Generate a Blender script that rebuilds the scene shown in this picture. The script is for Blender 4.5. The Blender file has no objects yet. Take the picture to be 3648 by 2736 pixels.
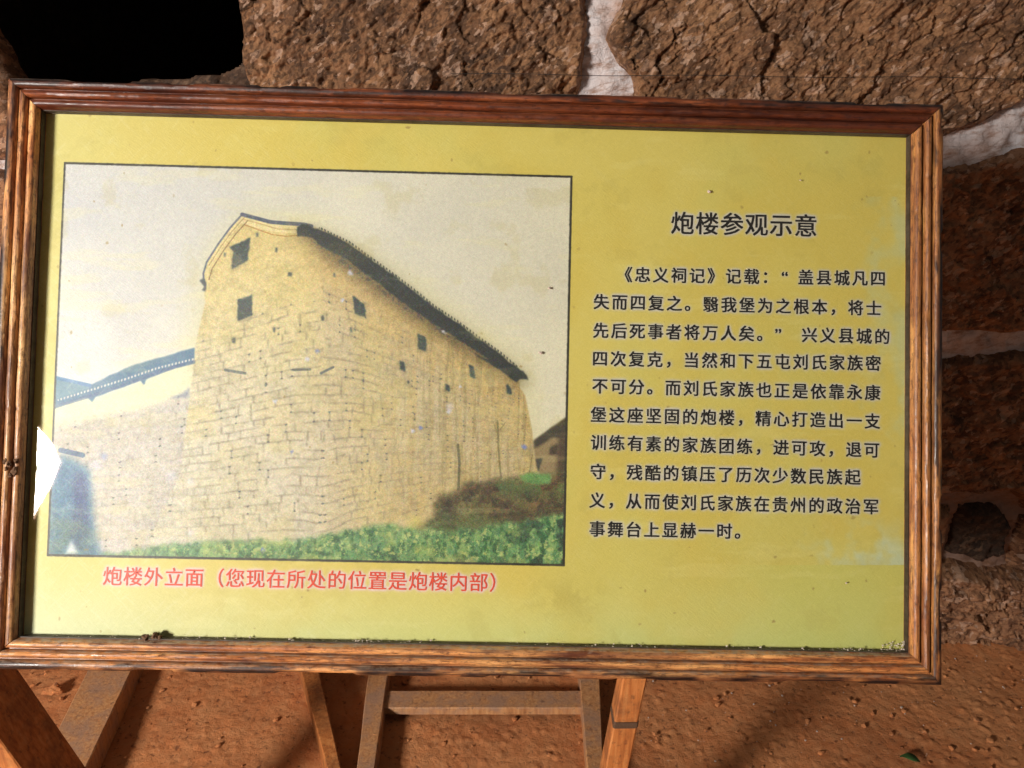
import bpy, math, random
import numpy as np
from mathutils import Matrix, Vector

SC = bpy.context.scene
COL = SC.collection
R = math.radians

# ------------------------------------------------------------------ camera, world, lamp, exposure
cd = bpy.data.cameras.new('camera'); cam = bpy.data.objects.new('camera', cd); COL.objects.link(cam)
cd.sensor_width = 36.0; cd.lens = 27.0; cd.clip_start = 0.02; cd.clip_end = 60
cam.location = (0, 0, 1.35); cam.rotation_euler = (R(90 - 20), 0, 0)
SC.camera = cam

world = bpy.data.worlds.new('World'); SC.world = world; world.use_nodes = True
world.node_tree.nodes['Background'].inputs[0].default_value = (1.0, 0.90, 0.80, 1)
world.node_tree.nodes['Background'].inputs[1].default_value = 0.10

# daylight comes through a hole in a mask wall added unseen behind and left of the viewer: one area lamp just outside it
OPEN_POS = Vector((-1.9571, -1.2540, 1.5894))
OPEN_X = Vector((0.7634, -0.6459, 0.0)); OPEN_Y = Vector((0.1469, 0.1736, 0.9738)); OPEN_Z = OPEN_X.cross(OPEN_Y)
OPEN_M = Matrix.Translation(OPEN_POS) @ Matrix((OPEN_X, OPEN_Y, OPEN_Z)).transposed().to_4x4()
ld = bpy.data.lights.new('daylight_from_opening', 'AREA')
ld.shape = 'RECTANGLE'; ld.size = 0.70; ld.size_y = 0.70; ld.energy = 262; ld.color = (1.0, 0.955, 0.89)
lo = bpy.data.objects.new('daylight_from_opening', ld); COL.objects.link(lo)
lo.matrix_world = OPEN_M @ Matrix.Translation((-0.12, -0.04, 0.07))

SC.view_settings.view_transform = 'Standard'
SC.view_settings.look = 'None'
SC.cycles.diffuse_bounces = 1
SC.view_settings.exposure = 0.0
SC.view_settings.gamma = 1.0

# ------------------------------------------------------------------ numpy noise
def _hash(ix, iy, seed):
    h = (ix.astype(np.int64) * 374761393 + iy.astype(np.int64) * 668265263 + seed * 1442695041) & 0xFFFFFFFF
    h = ((h ^ (h >> 13)) * 1274126177) & 0xFFFFFFFF
    h = ((h ^ (h >> 16)) * 2246822519) & 0xFFFFFFFF
    return ((h ^ (h >> 15)) & 0xFFFFFF).astype(np.float64) / 0xFFFFFF
def vnoise(x, y, seed=0):
    ix = np.floor(x); iy = np.floor(y); fx = x - ix; fy = y - iy
    fx = fx * fx * (3 - 2 * fx); fy = fy * fy * (3 - 2 * fy)
    a = _hash(ix, iy, seed); b = _hash(ix + 1, iy, seed); c = _hash(ix, iy + 1, seed); d = _hash(ix + 1, iy + 1, seed)
    return (a + (b - a) * fx) * (1 - fy) + (c + (d - c) * fx) * fy
def fbm(x, y, seed=0, octv=4, gain=0.5):
    s = 0; a = 1; t = 0
    for k in range(octv):
        s = s + a * vnoise(x * 2 ** k + 17.3 * k, y * 2 ** k - 9.1 * k, seed + k * 7); t += a; a *= gain
    return s / t
def cells(x, y, seed=0):
    """distance to nearest and second cell point, id value of the nearest"""
    ix = np.floor(x); iy = np.floor(y)
    d1 = np.full(x.shape, 9.0); d2 = np.full(x.shape, 9.0); idv = np.zeros(x.shape); gx = np.zeros(x.shape); gy = np.zeros(x.shape)
    for dx in (-1, 0, 1):
        for dy in (-1, 0, 1):
            cx = ix + dx; cy = iy + dy
            px = cx + _hash(cx, cy, seed); py = cy + _hash(cx, cy, seed + 5)
            d = np.hypot(px - x, py - y)
            nearer = d < d1
            d2 = np.where(nearer, d1, np.minimum(d2, d))
            idv = np.where(nearer, _hash(cx, cy, seed + 9), idv)
            gx = np.where(nearer, x - px, gx); gy = np.where(nearer, y - py, gy)
            d1 = np.where(nearer, d, d1)
    return d1, d2, idv, gx, gy
def sstep(a, b, v):
    t = np.clip((v - a) / (b - a), 0, 1); return t * t * (3 - 2 * t)

# ------------------------------------------------------------------ object helpers
def tag(o, label=None, cat=None, group=None, kind=None):
    if label: o['label'] = label
    if cat: o['category'] = cat
    if group: o['group'] = group
    if kind: o['kind'] = kind
    return o
def link(name, me, mat=None, parent=None):
    o = bpy.data.objects.new(name, me); COL.objects.link(o)
    if mat is not None and not me.materials: me.materials.append(mat)
    if parent is not None: o.parent = parent
    return o
def mesh_from(name, verts, faces, smooth=False):
    me = bpy.data.meshes.new(name)
    verts = np.asarray(verts, dtype=np.float64)
    if isinstance(faces, np.ndarray):
        nf, k = faces.shape
        me.vertices.add(len(verts)); me.vertices.foreach_set('co', verts.ravel())
        me.loops.add(nf * k); me.loops.foreach_set('vertex_index', faces.ravel().astype(np.int32))
        me.polygons.add(nf)
        me.polygons.foreach_set('loop_start', np.arange(0, nf * k, k, dtype=np.int32))
        me.update(calc_edges=True); me.validate()
    else:
        me.from_pydata([tuple(v) for v in verts], [], faces); me.update()
    if smooth: me.shade_smooth()
    return me
def grid_faces(nx, ny, keep=None, flip=False):
    i = np.arange(nx - 1)[:, None]; j = np.arange(ny - 1)[None, :]
    a = i * ny + j
    f = np.stack([a, a + ny, a + ny + 1, a + 1], -1)
    if flip: f = f[..., ::-1]
    if keep is not None: f = f[keep]
    return f.reshape(-1, 4)

# ------------------------------------------------------------------ node helpers
def new_mat(name):
    m = bpy.data.materials.new(name); m.use_nodes = True
    nt = m.node_tree; return m, nt, nt.nodes['Principled BSDF']
def N(nt, t, **kw):
    n = nt.nodes.new(t)
    for k, v in kw.items():
        if k.startswith('_'): setattr(n, k[1:], v)
        else: n.inputs[k.replace('__', ' ')].default_value = v
    return n
def L(nt, a, b): nt.links.new(a, b)
def coords(nt, scale=(1, 1, 1), rot=(0, 0, 0), vary=False, kind='Object'):
    tc = nt.nodes.new('ShaderNodeTexCoord'); mp = nt.nodes.new('ShaderNodeMapping')
    mp.inputs['Scale'].default_value = scale; mp.inputs['Rotation'].default_value = rot
    src = tc.outputs[kind]
    if vary:
        oi = nt.nodes.new('ShaderNodeObjectInfo'); ml = nt.nodes.new('ShaderNodeMath'); ml.operation = 'MULTIPLY'
        ml.inputs[1].default_value = 37.0; L(nt, oi.outputs['Random'], ml.inputs[0])
        ad = nt.nodes.new('ShaderNodeVectorMath'); ad.operation = 'ADD'
        L(nt, src, ad.inputs[0]); L(nt, ml.outputs[0], ad.inputs[1]); src = ad.outputs[0]
    if any(rot):
        mp.inputs['Scale'].default_value = (1, 1, 1); m2 = nt.nodes.new('ShaderNodeMapping'); m2.inputs['Scale'].default_value = scale
        L(nt, src, mp.inputs['Vector']); L(nt, mp.outputs[0], m2.inputs['Vector']); return m2.outputs[0]
    L(nt, src, mp.inputs['Vector']); return mp.outputs[0]
def noise(nt, vec, scale, detail=4, rough=0.55, dist=0.0):
    n = N(nt, 'ShaderNodeTexNoise', Scale=scale, Detail=detail, Roughness=rough, Distortion=dist); L(nt, vec, n.inputs['Vector'])
    return n.outputs['Fac']
def ramp(nt, fac, stops):
    r = nt.nodes.new('ShaderNodeValToRGB'); e = r.color_ramp.elements
    while len(e) < len(stops): e.new(0.5)
    for k, (p, c) in enumerate(stops):
        e[k].position = p; e[k].color = (c, c, c, 1) if isinstance(c, (int, float)) else tuple(c) + (1,)
    L(nt, fac, r.inputs[0]); return r.outputs[0]
def mix(nt, fac, a, b, mode='MIX'):
    m = nt.nodes.new('ShaderNodeMix'); m.data_type = 'RGBA'; m.blend_type = mode
    for s, v in ((m.inputs['Factor'], fac), (m.inputs['A'], a), (m.inputs['B'], b)):
        if hasattr(v, 'node'): L(nt, v, s)
        else: s.default_value = v if isinstance(v, (int, float)) else tuple(v) + (1,)
    return m.outputs['Result']
def math_(nt, op, a, b=0.0):
    m = nt.nodes.new('ShaderNodeMath'); m.operation = op
    for s, v in ((m.inputs[0], a), (m.inputs[1], b)):
        if hasattr(v, 'node'): L(nt, v, s)
        else: s.default_value = v
    return m.outputs[0]
def bump(nt, h, dist, strength=1.0, prev=None):
    b = N(nt, 'ShaderNodeBump', Distance=dist, Strength=strength); L(nt, h, b.inputs['Height'])
    if prev is not None: L(nt, prev, b.inputs['Normal'])
    return b.outputs[0]

# ------------------------------------------------------------------ materials
def mat_stone(name, dark, mid, light, speck):
    m, nt, b = new_mat(name)
    v = coords(nt, vary=True); vd = coords(nt, scale=(1.0, 1.0, 2.0), rot=(0, R(38), 0), vary=True)
    c = ramp(nt, noise(nt, v, 6, 7, 0.66), [(0.34, dark), (0.50, mid), (0.68, light)])
    # chipped flakes, each with its own tone
    nz = N(nt, 'ShaderNodeTexNoise', Scale=30.0, Detail=4.0); L(nt, vd, nz.inputs['Vector'])
    ad = nt.nodes.new('ShaderNodeVectorMath'); ad.operation = 'MULTIPLY_ADD'; L(nt, nz.outputs['Color'], ad.inputs[0]); ad.inputs[1].default_value = (0.045, 0.045, 0.045); L(nt, vd, ad.inputs[2])
    for sc, lo_, hi_ in ((34.0, 0.72, 0.90), (85.0, 0.66, 0.93)):
        vo = N(nt, 'ShaderNodeTexVoronoi', Scale=sc); L(nt, ad.outputs[0], vo.inputs['Vector'])
        sp = nt.nodes.new('ShaderNodeSeparateColor'); L(nt, vo.outputs['Color'], sp.inputs[0])
        c = mix(nt, ramp(nt, sp.outputs[0], [(lo_, 0.0), (lo_ + 0.10, 0.40)]), c, light)
        c = mix(nt, ramp(nt, sp.outputs[1], [(0.10, 0.60), (0.24, 0.0)]), c, dark)
        c = mix(nt, ramp(nt, sp.outputs[2], [(hi_, 0.0), (hi_ + 0.03, 0.45)]), c, speck)
    c = mix(nt, ramp(nt, noise(nt, vd, 120, 5, 0.75), [(0.62, 0.0), (0.72, 0.6)]), c, speck)
    c = mix(nt, ramp(nt, noise(nt, v, 60, 5, 0.72), [(0.32, 0.85), (0.44, 0.0)]), c, dark)
    L(nt, c, b.inputs['Base Color']); b.inputs['Roughness'].default_value = 0.62
    b.inputs['Specular IOR Level'].default_value = 0.35
    n = bump(nt, noise(nt, vd, 80, 9, 0.70), 0.0055)
    n = bump(nt, noise(nt, v, 260, 5, 0.65), 0.0022, prev=n)
    L(nt, n, b.inputs['Normal']); return m
M_STONE = mat_stone('rough_brown_stone', (0.080, 0.040, 0.022), (0.27, 0.130, 0.062), (0.50, 0.255, 0.120), (0.85, 0.56, 0.40))
M_STONE_RED = mat_stone('rough_red_brown_stone', (0.08, 0.032, 0.016), (0.31, 0.140, 0.068), (0.54, 0.27, 0.135), (0.76, 0.50, 0.36))
M_SHADE_STONE = mat_stone('shade_black_stone', (0.010, 0.007, 0.005), (0.022, 0.014, 0.010), (0.05, 0.03, 0.02), (0.07, 0.045, 0.03))  # passage stone blackened: its shade is put into the colour
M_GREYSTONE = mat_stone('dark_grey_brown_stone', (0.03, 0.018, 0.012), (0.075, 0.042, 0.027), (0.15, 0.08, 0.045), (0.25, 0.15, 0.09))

def mat_mortar():
    m, nt, b = new_mat('pinkish_white_mortar')
    v = coords(nt); vs = coords(nt, scale=(0.6, 1, 2.0), rot=(0, R(12), 0))
    c = ramp(nt, noise(nt, v, 9, 5, 0.6), [(0.30, (0.62, 0.42, 0.34)), (0.46, (0.84, 0.73, 0.71)), (0.66, (0.92, 0.87, 0.89))])
    c = mix(nt, ramp(nt, noise(nt, vs, 30, 6, 0.7), [(0.50, 0.0), (0.66, 0.85)]), c, (0.42, 0.22, 0.13))
    b.inputs['Roughness'].default_value = 0.85
    vo = N(nt, 'ShaderNodeTexVoronoi', Scale=26.0, _feature='DISTANCE_TO_EDGE'); L(nt, vs, vo.inputs['Vector'])
    cr = ramp(nt, vo.outputs['Distance'], [(0.0, 0.0), (0.02, 1.0)])
    n = bump(nt, cr, 0.0007); n = bump(nt, noise(nt, v, 90, 8, 0.7), 0.006, prev=n)
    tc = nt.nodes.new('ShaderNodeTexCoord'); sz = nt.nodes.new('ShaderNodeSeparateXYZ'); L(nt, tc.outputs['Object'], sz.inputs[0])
    lowd = ramp(nt, math_(nt, 'ADD', sz.outputs['Z'], math_(nt, 'MULTIPLY', noise(nt, v, 6, 3), 0.3)), [(0.75, 0.85), (1.12, 0.0)])   # browner lower joints: the sign's shade painted in along with rusty dirt
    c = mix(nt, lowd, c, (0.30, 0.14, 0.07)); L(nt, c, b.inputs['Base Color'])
    L(nt, n, b.inputs['Normal']); return m
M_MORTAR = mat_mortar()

def mat_earth():
    m, nt, b = new_mat('orange_earth_floor')
    v = coords(nt)
    c = ramp(nt, noise(nt, v, 3.0, 6, 0.6), [(0.3, (0.42, 0.125, 0.038)), (0.5, (0.62, 0.215, 0.070)), (0.72, (0.72, 0.31, 0.120))])
    c = mix(nt, ramp(nt, noise(nt, v, 28, 6, 0.7), [(0.40, 0.0), (0.7, 0.7)]), c, (0.60, 0.27, 0.11))
    c = mix(nt, ramp(nt, noise(nt, v, 70, 5, 0.7), [(0.33, 0.8), (0.43, 0.0)]), c, (0.15, 0.045, 0.018))
    c = mix(nt, ramp(nt, noise(nt, v, 210, 3, 0.7), [(0.66, 0.0), (0.72, 0.8)]), c, (0.66, 0.44, 0.30))
    L(nt, c, b.inputs['Base Color']); b.inputs['Roughness'].default_value = 0.9
    n = bump(nt, noise(nt, v, 70, 9, 0.72), 0.0050); L(nt, n, b.inputs['Normal']); return m
M_EARTH = mat_earth()

def mat_frame_wood():
    """varnished moulding: grain along local x, scorch marks on the outer band, dust on upward faces"""
    m, nt, b = new_mat('varnished_scorched_frame_wood')
    v = coords(nt, scale=(1, 1, 1), vary=True); vg = coords(nt, scale=(0.05, 1, 1), vary=True); vw = coords(nt, scale=(0.16, 1, 1), vary=True)
    c = ramp(nt, noise(nt, vg, 160, 5, 0.6), [(0.30, (0.11, 0.024, 0.009)), (0.5, (0.34, 0.092, 0.024)), (0.70, (0.64, 0.28, 0.09))])
    c = mix(nt, ramp(nt, noise(nt, v, 5.5, 4, 0.6), [(0.35, 0.0), (0.7, 0.45)]), c, (0.70, 0.36, 0.13))
    c = mix(nt, ramp(nt, noise(nt, vw, 11, 5, 0.65), [(0.42, 0.0), (0.62, 0.75)]), c, (0.085, 0.020, 0.010))
    c = mix(nt, ramp(nt, noise(nt, coords(nt, scale=(0.5, 1, 1), vary=True), 170, 5, 0.75), [(0.52, 0.0), (0.66, 0.75)]), c, (0.05, 0.016, 0.010))
    c = mix(nt, ramp(nt, noise(nt, vw, 38, 5, 0.7), [(0.50, 0.0), (0.64, 0.85)]), c, (0.06, 0.014, 0.008))
    c = mix(nt, ramp(nt, noise(nt, v, 420, 3, 0.7), [(0.66, 0.0), (0.72, 0.85)]), c, (0.03, 0.012, 0.008))
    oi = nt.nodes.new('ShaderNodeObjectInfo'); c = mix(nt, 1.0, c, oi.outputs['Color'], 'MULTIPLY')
    # scorch along the outer band
    tc = nt.nodes.new('ShaderNodeTexCoord'); sx = nt.nodes.new('ShaderNodeSeparateXYZ'); L(nt, tc.outputs['Object'], sx.inputs[0])
    band = ramp(nt, math_(nt, 'MULTIPLY', sx.outputs['Y'], 25.0), [(0.12, 1.0), (0.24, 0.0)])
    st = ramp(nt, noise(nt, coords(nt, scale=(0.35, 1, 1), vary=True), 26, 3, 0.5), [(0.42, 0.0), (0.52, 1.0)])
    c = mix(nt, math_(nt, 'MULTIPLY', band, st), c, (0.008, 0.005, 0.005))
    b2 = ramp(nt, math_(nt, 'MULTIPLY', sx.outputs['Y'], 25.0), [(0.14, 0.0), (0.19, 1.0), (0.26, 1.0), (0.30, 0.0)])
    s2 = ramp(nt, noise(nt, coords(nt, scale=(0.22, 1, 1), vary=True), 40, 4, 0.6), [(0.50, 0.0), (0.57, 0.9)])
    c = mix(nt, math_(nt, 'MULTIPLY', b2, s2), c, (0.012, 0.006, 0.005))
    c = mix(nt, ramp(nt, noise(nt, coords(nt, scale=(0.09, 1, 1), vary=True), 520, 5, 0.75), [(0.50, 0.0), (0.60, 0.7)]), c, (0.06, 0.016, 0.009))
    # dust on faces that look up
    g = nt.nodes.new('ShaderNodeNewGeometry'); sn = nt.nodes.new('ShaderNodeSeparateXYZ'); L(nt, g.outputs['True Normal'], sn.inputs[0])
    up = ramp(nt, sn.outputs['Z'], [(0.86, 0.0), (0.95, 1.0)])
    du = ramp(nt, noise(nt, v, 90, 4, 0.7), [(0.38, 0.0), (0.62, 0.85)])
    c = mix(nt, math_(nt, 'MULTIPLY', up, du), c, (0.44, 0.33, 0.24))
    L(nt, c, b.inputs['Base Color'])
    L(nt, ramp(nt, noise(nt, v, 60, 3, 0.6), [(0.3, 0.30), (0.7, 0.62)]), b.inputs['Roughness'])
    b.inputs['Specular IOR Level'].default_value = 0.5
    b.inputs['Coat Weight'].default_value = 0.12; b.inputs['Coat Roughness'].default_value = 0.25
    n = bump(nt, noise(nt, vg, 260, 4, 0.6), 0.0006); n = bump(nt, noise(nt, v, 300, 3, 0.6), 0.0003, prev=n)
    L(nt, n, b.inputs['Normal']); return m
M_FRAME = mat_frame_wood()

def mat_board(name, a, c_, d, dirt, amount, spot=(0.05, 0.028, 0.02)):
    m, nt, b = new_mat(name)
    v = coords(nt, vary=True); vg = coords(nt, scale=(1, 1, 0.07), vary=True)
    c = ramp(nt, noise(nt, vg, 150, 5, 0.6), [(0.3, a), (0.5, c_), (0.72, d)])
    c = mix(nt, ramp(nt, noise(nt, v, 16, 6, 0.68), [(0.44, 0.0), (0.62, amount)]), c, dirt)
    c = mix(nt, ramp(nt, noise(nt, v, 75, 5, 0.7), [(0.56, 0.0), (0.68, amount)]), c, spot)
    L(nt, c, b.inputs['Base Color']); b.inputs['Roughness'].default_value = 0.6
    n = bump(nt, noise(nt, vg, 200, 4, 0.6), 0.0008); n = bump(nt, noise(nt, v, 120, 4, 0.6), 0.0006, prev=n)
    L(nt, n, b.inputs['Normal']); return m
M_OLD = mat_board('dusty_old_wood', (0.40, 0.17, 0.066), (0.56, 0.26, 0.105), (0.66, 0.36, 0.16), (0.36, 0.215, 0.15), 0.75, (0.18, 0.09, 0.055))
M_NEW = mat_board('orange_planed_wood', (0.36, 0.105, 0.026), (0.56, 0.19, 0.048), (0.66, 0.28, 0.09), (0.12, 0.05, 0.025), 0.55)

def mat_print(img, rough=0.42):
    m, nt, b = new_mat('laminated_' + img.name)
    uv = nt.nodes.new('ShaderNodeUVMap'); ti = nt.nodes.new('ShaderNodeTexImage'); ti.image = img; ti.extension = 'EXTEND'
    L(nt, uv.outputs[0], ti.inputs[0])
    v = coords(nt)
    c = mix(nt, ramp(nt, noise(nt, v, 900, 2, 0.6), [(0.3, 0.0), (0.8, 0.07)]), ti.outputs[0], (0.9, 0.85, 0.6), 'MIX')
    L(nt, c, b.inputs['Base Color'])
    L(nt, ramp(nt, noise(nt, v, 14, 3, 0.6), [(0.3, rough - 0.05), (0.7, rough + 0.08)]), b.inputs['Roughness'])
    b.inputs['Specular IOR Level'].default_value = 0.6
    # fibrous scratches of the lamination in two directions
    s1 = noise(nt, coords(nt, scale=(0.12, 1, 1), rot=(0, 0, R(38))), 900, 3, 0.7)
    s2 = noise(nt, coords(nt, scale=(0.12, 1, 1), rot=(0, 0, R(-52))), 800, 3, 0.7)
    n = bump(nt, s1, 0.00035); n = bump(nt, s2, 0.0003, prev=n); n = bump(nt, noise(nt, v, 5, 2), 0.003, 0.5, prev=n)
    L(nt, n, b.inputs['Normal']); return m

def mat_flat(name, col, rough=0.6, spec=0.4):
    m, nt, b = new_mat(name); v = coords(nt)
    c = mix(nt, ramp(nt, noise(nt, v, 700, 3, 0.7), [(0.45, 0.0), (0.75, 0.5)]), col, tuple(min(1, x * 1.6 + 0.03) for x in col))
    L(nt, c, b.inputs['Base Color']); b.inputs['Roughness'].default_value = rough; b.inputs['Specular IOR Level'].default_value = spec
    return m
M_BLACK_INK = mat_flat('black_ink', (0.016, 0.014, 0.012), 0.45, 0.5)
M_RED_INK = mat_flat('red_ink', (0.72, 0.072, 0.035), 0.45, 0.5)
M_CRUMB = mat_flat('dusty_crumb', (0.60, 0.50, 0.40), 0.9)
M_CRUMB_DARK = mat_flat('dark_crumb', (0.12, 0.06, 0.03), 0.9)
M_WIRE = mat_flat('dark_wire', (0.02, 0.016, 0.014), 0.5)
M_LEAF = mat_flat('green_leaf', (0.05, 0.12, 0.03), 0.6)
M_PALE = mat_flat('pale_pebble', (0.58, 0.46, 0.38), 0.85)
M_BACK = mat_flat('plain_backing_board', (0.10, 0.05, 0.025), 0.8)

def mat_glass():
    m = bpy.data.materials.new('thin_clear_pane'); m.use_nodes = True; nt = m.node_tree; nt.nodes.clear()
    out = nt.nodes.new('ShaderNodeOutputMaterial'); mx = nt.nodes.new('ShaderNodeMixShader')
    tr = nt.nodes.new('ShaderNodeBsdfTransparent'); gl = N(nt, 'ShaderNodeBsdfGlossy', Roughness=0.012)
    fr = N(nt, 'ShaderNodeFresnel', IOR=1.5); tr.inputs[0].default_value = (0.985, 0.99, 0.985, 1)
    ge = nt.nodes.new('ShaderNodeNewGeometry'); front = math_(nt, 'SUBTRACT', 1.0, ge.outputs['Backfacing'])
    L(nt, math_(nt, 'MULTIPLY', fr.outputs[0], front), mx.inputs[0]); L(nt, tr.outputs[0], mx.inputs[1]); L(nt, gl.outputs[0], mx.inputs[2])
    L(nt, mx.outputs[0], out.inputs[0]); return m
M_GLASS = mat_glass()

# ------------------------------------------------------------------ the print: tracing coordinates -> metres on the sheet
HM = np.array([[0.00036671449594646925, 8.873775110848011e-06, -0.6311738818868824],
               [8.45599430131196e-06, -0.00036723030011427796, 0.48409086453480576],
               [-5.984100592015855e-06, 1.2932289749095596e-05, 1.0]])
def design(x, y):
    w = HM[2, 0] * x + HM[2, 1] * y + 1.0
    return (HM[0, 0] * x + HM[0, 1] * y + HM[0, 2]) / w, (HM[1, 0] * x + HM[1, 1] * y + HM[1, 2]) / w
SX0, SX1, SY0, SY1 = -0.580, 0.580, -0.353, 0.353           # extents of the sheet (print edge lies under the moulding)
PX0, PX1, PY0, PY1 = -0.5378, 0.1211, -0.2350, 0.2711       # the printed photograph
PPM = 1500.0
CW, CH = int((SX1 - SX0) * PPM), int((SY1 - SY0) * PPM)
gx, gy = np.meshgrid((np.arange(CW) + 0.5) / PPM + SX0, (np.arange(CH) + 0.5) / PPM + SY0)   # row 0 = bottom
HI = np.linalg.inv(HM)
_w = HI[2, 0] * gx + HI[2, 1] * gy + HI[2, 2]
TX = (HI[0, 0] * gx + HI[0, 1] * gy + HI[0, 2]) / _w; TY = (HI[1, 0] * gx + HI[1, 1] * gy + HI[1, 2]) / _w   # tracing coordinates of each texel
def blur(a, r):
    """box blur, three passes; r in texels of the design resolution"""
    r = max(1, int(round(r * PPM / 2200.0)))
    for _ in range(2 if r < 3 else 3):
        p = np.pad(a, ((r + 1, r), (0, 0)), mode='edge'); c = np.cumsum(p, axis=0); a = (c[2 * r + 1:] - c[:-2 * r - 1]) / (2 * r + 1)
        p = np.pad(a, ((0, 0), (r + 1, r)), mode='edge'); c = np.cumsum(p, axis=1); a = (c[:, 2 * r + 1:] - c[:, :-2 * r - 1]) / (2 * r + 1)
    return a
def window(x0, x1, y0, y1):
    """slices of the canvas that cover a box of tracing coordinates"""
    q = [design(x, y) for x in (x0, x1) for y in (y0, y1)]
    j = [int((a - SX0) * PPM) for a, b in q]; i = [int((b - SY0) * PPM) for a, b in q]
    return slice(max(0, min(i) - 3), min(CH, max(i) + 4)), slice(max(0, min(j) - 3), min(CW, max(j) + 4))
def poly(pts, soft=1.0, rough=0.0, seed=3, rs=0.02):
    """soft mask of a polygon traced in tracing coordinates"""
    m = rough + soft * 4 + 6
    W = window(min(p[0] for p in pts) - m, max(p[0] for p in pts) + m, min(p[1] for p in pts) - m, max(p[1] for p in pts) + m)
    X, Y = TX[W], TY[W]
    if rough:
        dx_ = (fbm(X * rs, Y * rs, seed, 3) - 0.5) * rough * 2; dy_ = (fbm(X * rs, Y * rs, seed + 50, 3) - 0.5) * rough * 2
        X = X + dx_; Y = Y + dy_
    inside = np.zeros(X.shape, bool); n = len(pts)
    for i in range(n):
        x1, y1 = pts[i]; x2, y2 = pts[(i + 1) % n]
        if y1 == y2: continue
        inside ^= ((y1 > Y) != (y2 > Y)) & (X < (x2 - x1) * (Y - y1) / (y2 - y1) + x1)
    out = np.zeros(TX.shape); out[W] = blur(inside.astype(np.float64), soft)
    return out
def s2l(c): c = np.asarray(c) / 255.0; return np.where(c <= 0.04045, c / 12.92, ((c + 0.055) / 1.055) ** 2.4)
IMG = np.zeros((CH, CW, 3))
def paint(mask, col):
    r = np.flatnonzero(mask.any(axis=1)); c = np.flatnonzero(mask.any(axis=0))
    if not len(r): return
    W = (slice(r[0], r[-1] + 1), slice(c[0], c[-1] + 1)); m = np.asarray(mask[W], float)[..., None]
    IMG[W] = IMG[W] * (1 - m) + np.asarray(col, float) * m
NZ = fbm(TX * 0.004, TY * 0.004, 11, 5); NZ2 = fbm(TX * 0.02, TY * 0.02, 12, 4); NF = fbm(TX * 0.11, TY * 0.11, 13, 3)
GR = np.random.default_rng(5).random((CH, CW)); GRC = np.random.default_rng(6).random((CH, CW, 3))

# --- yellow ground with fading, plus the glass veil painted over the left
paint(np.ones((CH, CW)), (214, 193, 90))
paint(sstep(0.42, 0.72, NZ) * 0.5, (219, 204, 108))
paint(sstep(0.50, 0.75, fbm(TX * 0.0035, TY * 0.0035, 31, 4)) * 0.45, (206, 198, 104))
paint(sstep(2000, 2300, TY) * (0.35 + 0.4 * sstep(0.3, 0.6, NZ)), (208, 210, 132))
paint(np.clip(1 - (TX - 90) / 900, 0, 1) ** 1.3 * 0.50, (210, 206, 146))  # paler left side: reflected veil put into the colour, with some fading
paint(np.clip(1 - (TX - 90) / 1500, 0, 1) * sstep(1900, 2300, TY) * 0.75, (206, 209, 168))
edge = sstep(3060, 3230, TX + (NZ2 - 0.5) * 260) * (TY > 700) * (TY < 2013) * sstep(0.38, 0.6, fbm(TX * 0.008, TY * 0.006, 33, 4))
paint(edge * 0.6, (196, 205, 160))
bl = sstep(2860, 3060, TX + (NZ2 - 0.5) * 200) * sstep(1800, 1960, TY + (NZ - 0.5) * 300) * (TY < 2013 + 0.0 * TX)
paint(bl * sstep(0.36, 0.62, fbm(TX * 0.012, TY * 0.010, 35, 4)) * 0.75, (196, 212, 190))
paint((TY > 2013) * (TX > 2500) * 0.35 * sstep(2500, 2900, TX), (198, 205, 104))
paint(sstep(1450, 1500, TX) * np.exp(-((TX - 2020) / 120) ** 2 - ((TY - 2130) / 60) ** 2) * sstep(0.45, 0.6, NZ2) * 0.5, (185, 170, 80))

# --- the printed photograph
def in_pic(): return ((gx > PX0) & (gx < PX1) & (gy > PY0) & (gy < PY1)).astype(float)
PIC = in_pic()
BG = IMG.copy()
u = np.clip((TX - 230) / 1800, 0, 1)[..., None]
IMG = np.array([208, 207, 206.]) * (1 - u) + np.array([222, 216, 190.]) * u  # sky greyer at the left: the veil on the glass is painted in
IMG = IMG + (NZ[..., None] - 0.5) * np.array([22, 20, 8.])
# yellow halo of sky beside the building
halo = poly([(640, 1300), (715, 900), (870, 730), (1120, 760), (1450, 960), (1900, 1290), (1960, 1700), (700, 1700)], 26)
paint(halo * 0.45, (216, 209, 152))
# plaster strip and low wall at the left
paint(poly([(180, 1400), (340, 1420), (520, 1350), (700, 1270), (700, 1700), (180, 1700)], 4), (224, 219, 184))
lowwall = poly([(170, 1520), (300, 1500), (560, 1440), (680, 1400), (800, 1380), (800, 2030), (170, 2030)], 7, 8)
paint(lowwall, (194, 187, 178))
# tower body
TOWER = [(731, 1080), (727, 1004), (725, 975), (736, 934), (777, 871), (863, 762), (916, 778), (964, 792), (1024, 795), (1081, 800), (1138, 822),
         (1300, 910), (1472, 1050), (1628, 1165), (1800, 1300), (1847, 1353), (1849, 1378), (1869, 1409), (1884, 1483), (1893, 1530), (1902, 1604),
         (1912, 1660), (1917, 1700), (1917, 2030), (350, 2030), (500, 1990), (640, 1700), (682, 1379), (695, 1242), (709, 1176)]
tower = poly(TOWER, 1)
gcol = np.zeros_like(IMG)
l2r = sstep(1080, 1220, TX)[..., None]
top_l = np.array([219, 201, 142.]); bot_l = np.array([211, 203, 180.])
fl = sstep(1000, 1500, TY)[..., None] * 0.75 + (1 - sstep(300, 1100, TX))[..., None] * 0.25
gcol = (top_l * (1 - fl) + bot_l * fl) * (1 - l2r) + np.array([200, 183, 142.]) * l2r
IMG = IMG * (1 - tower[..., None]) + gcol * tower[..., None]
wallm = np.clip(tower + lowwall, 0, 1)
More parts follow.
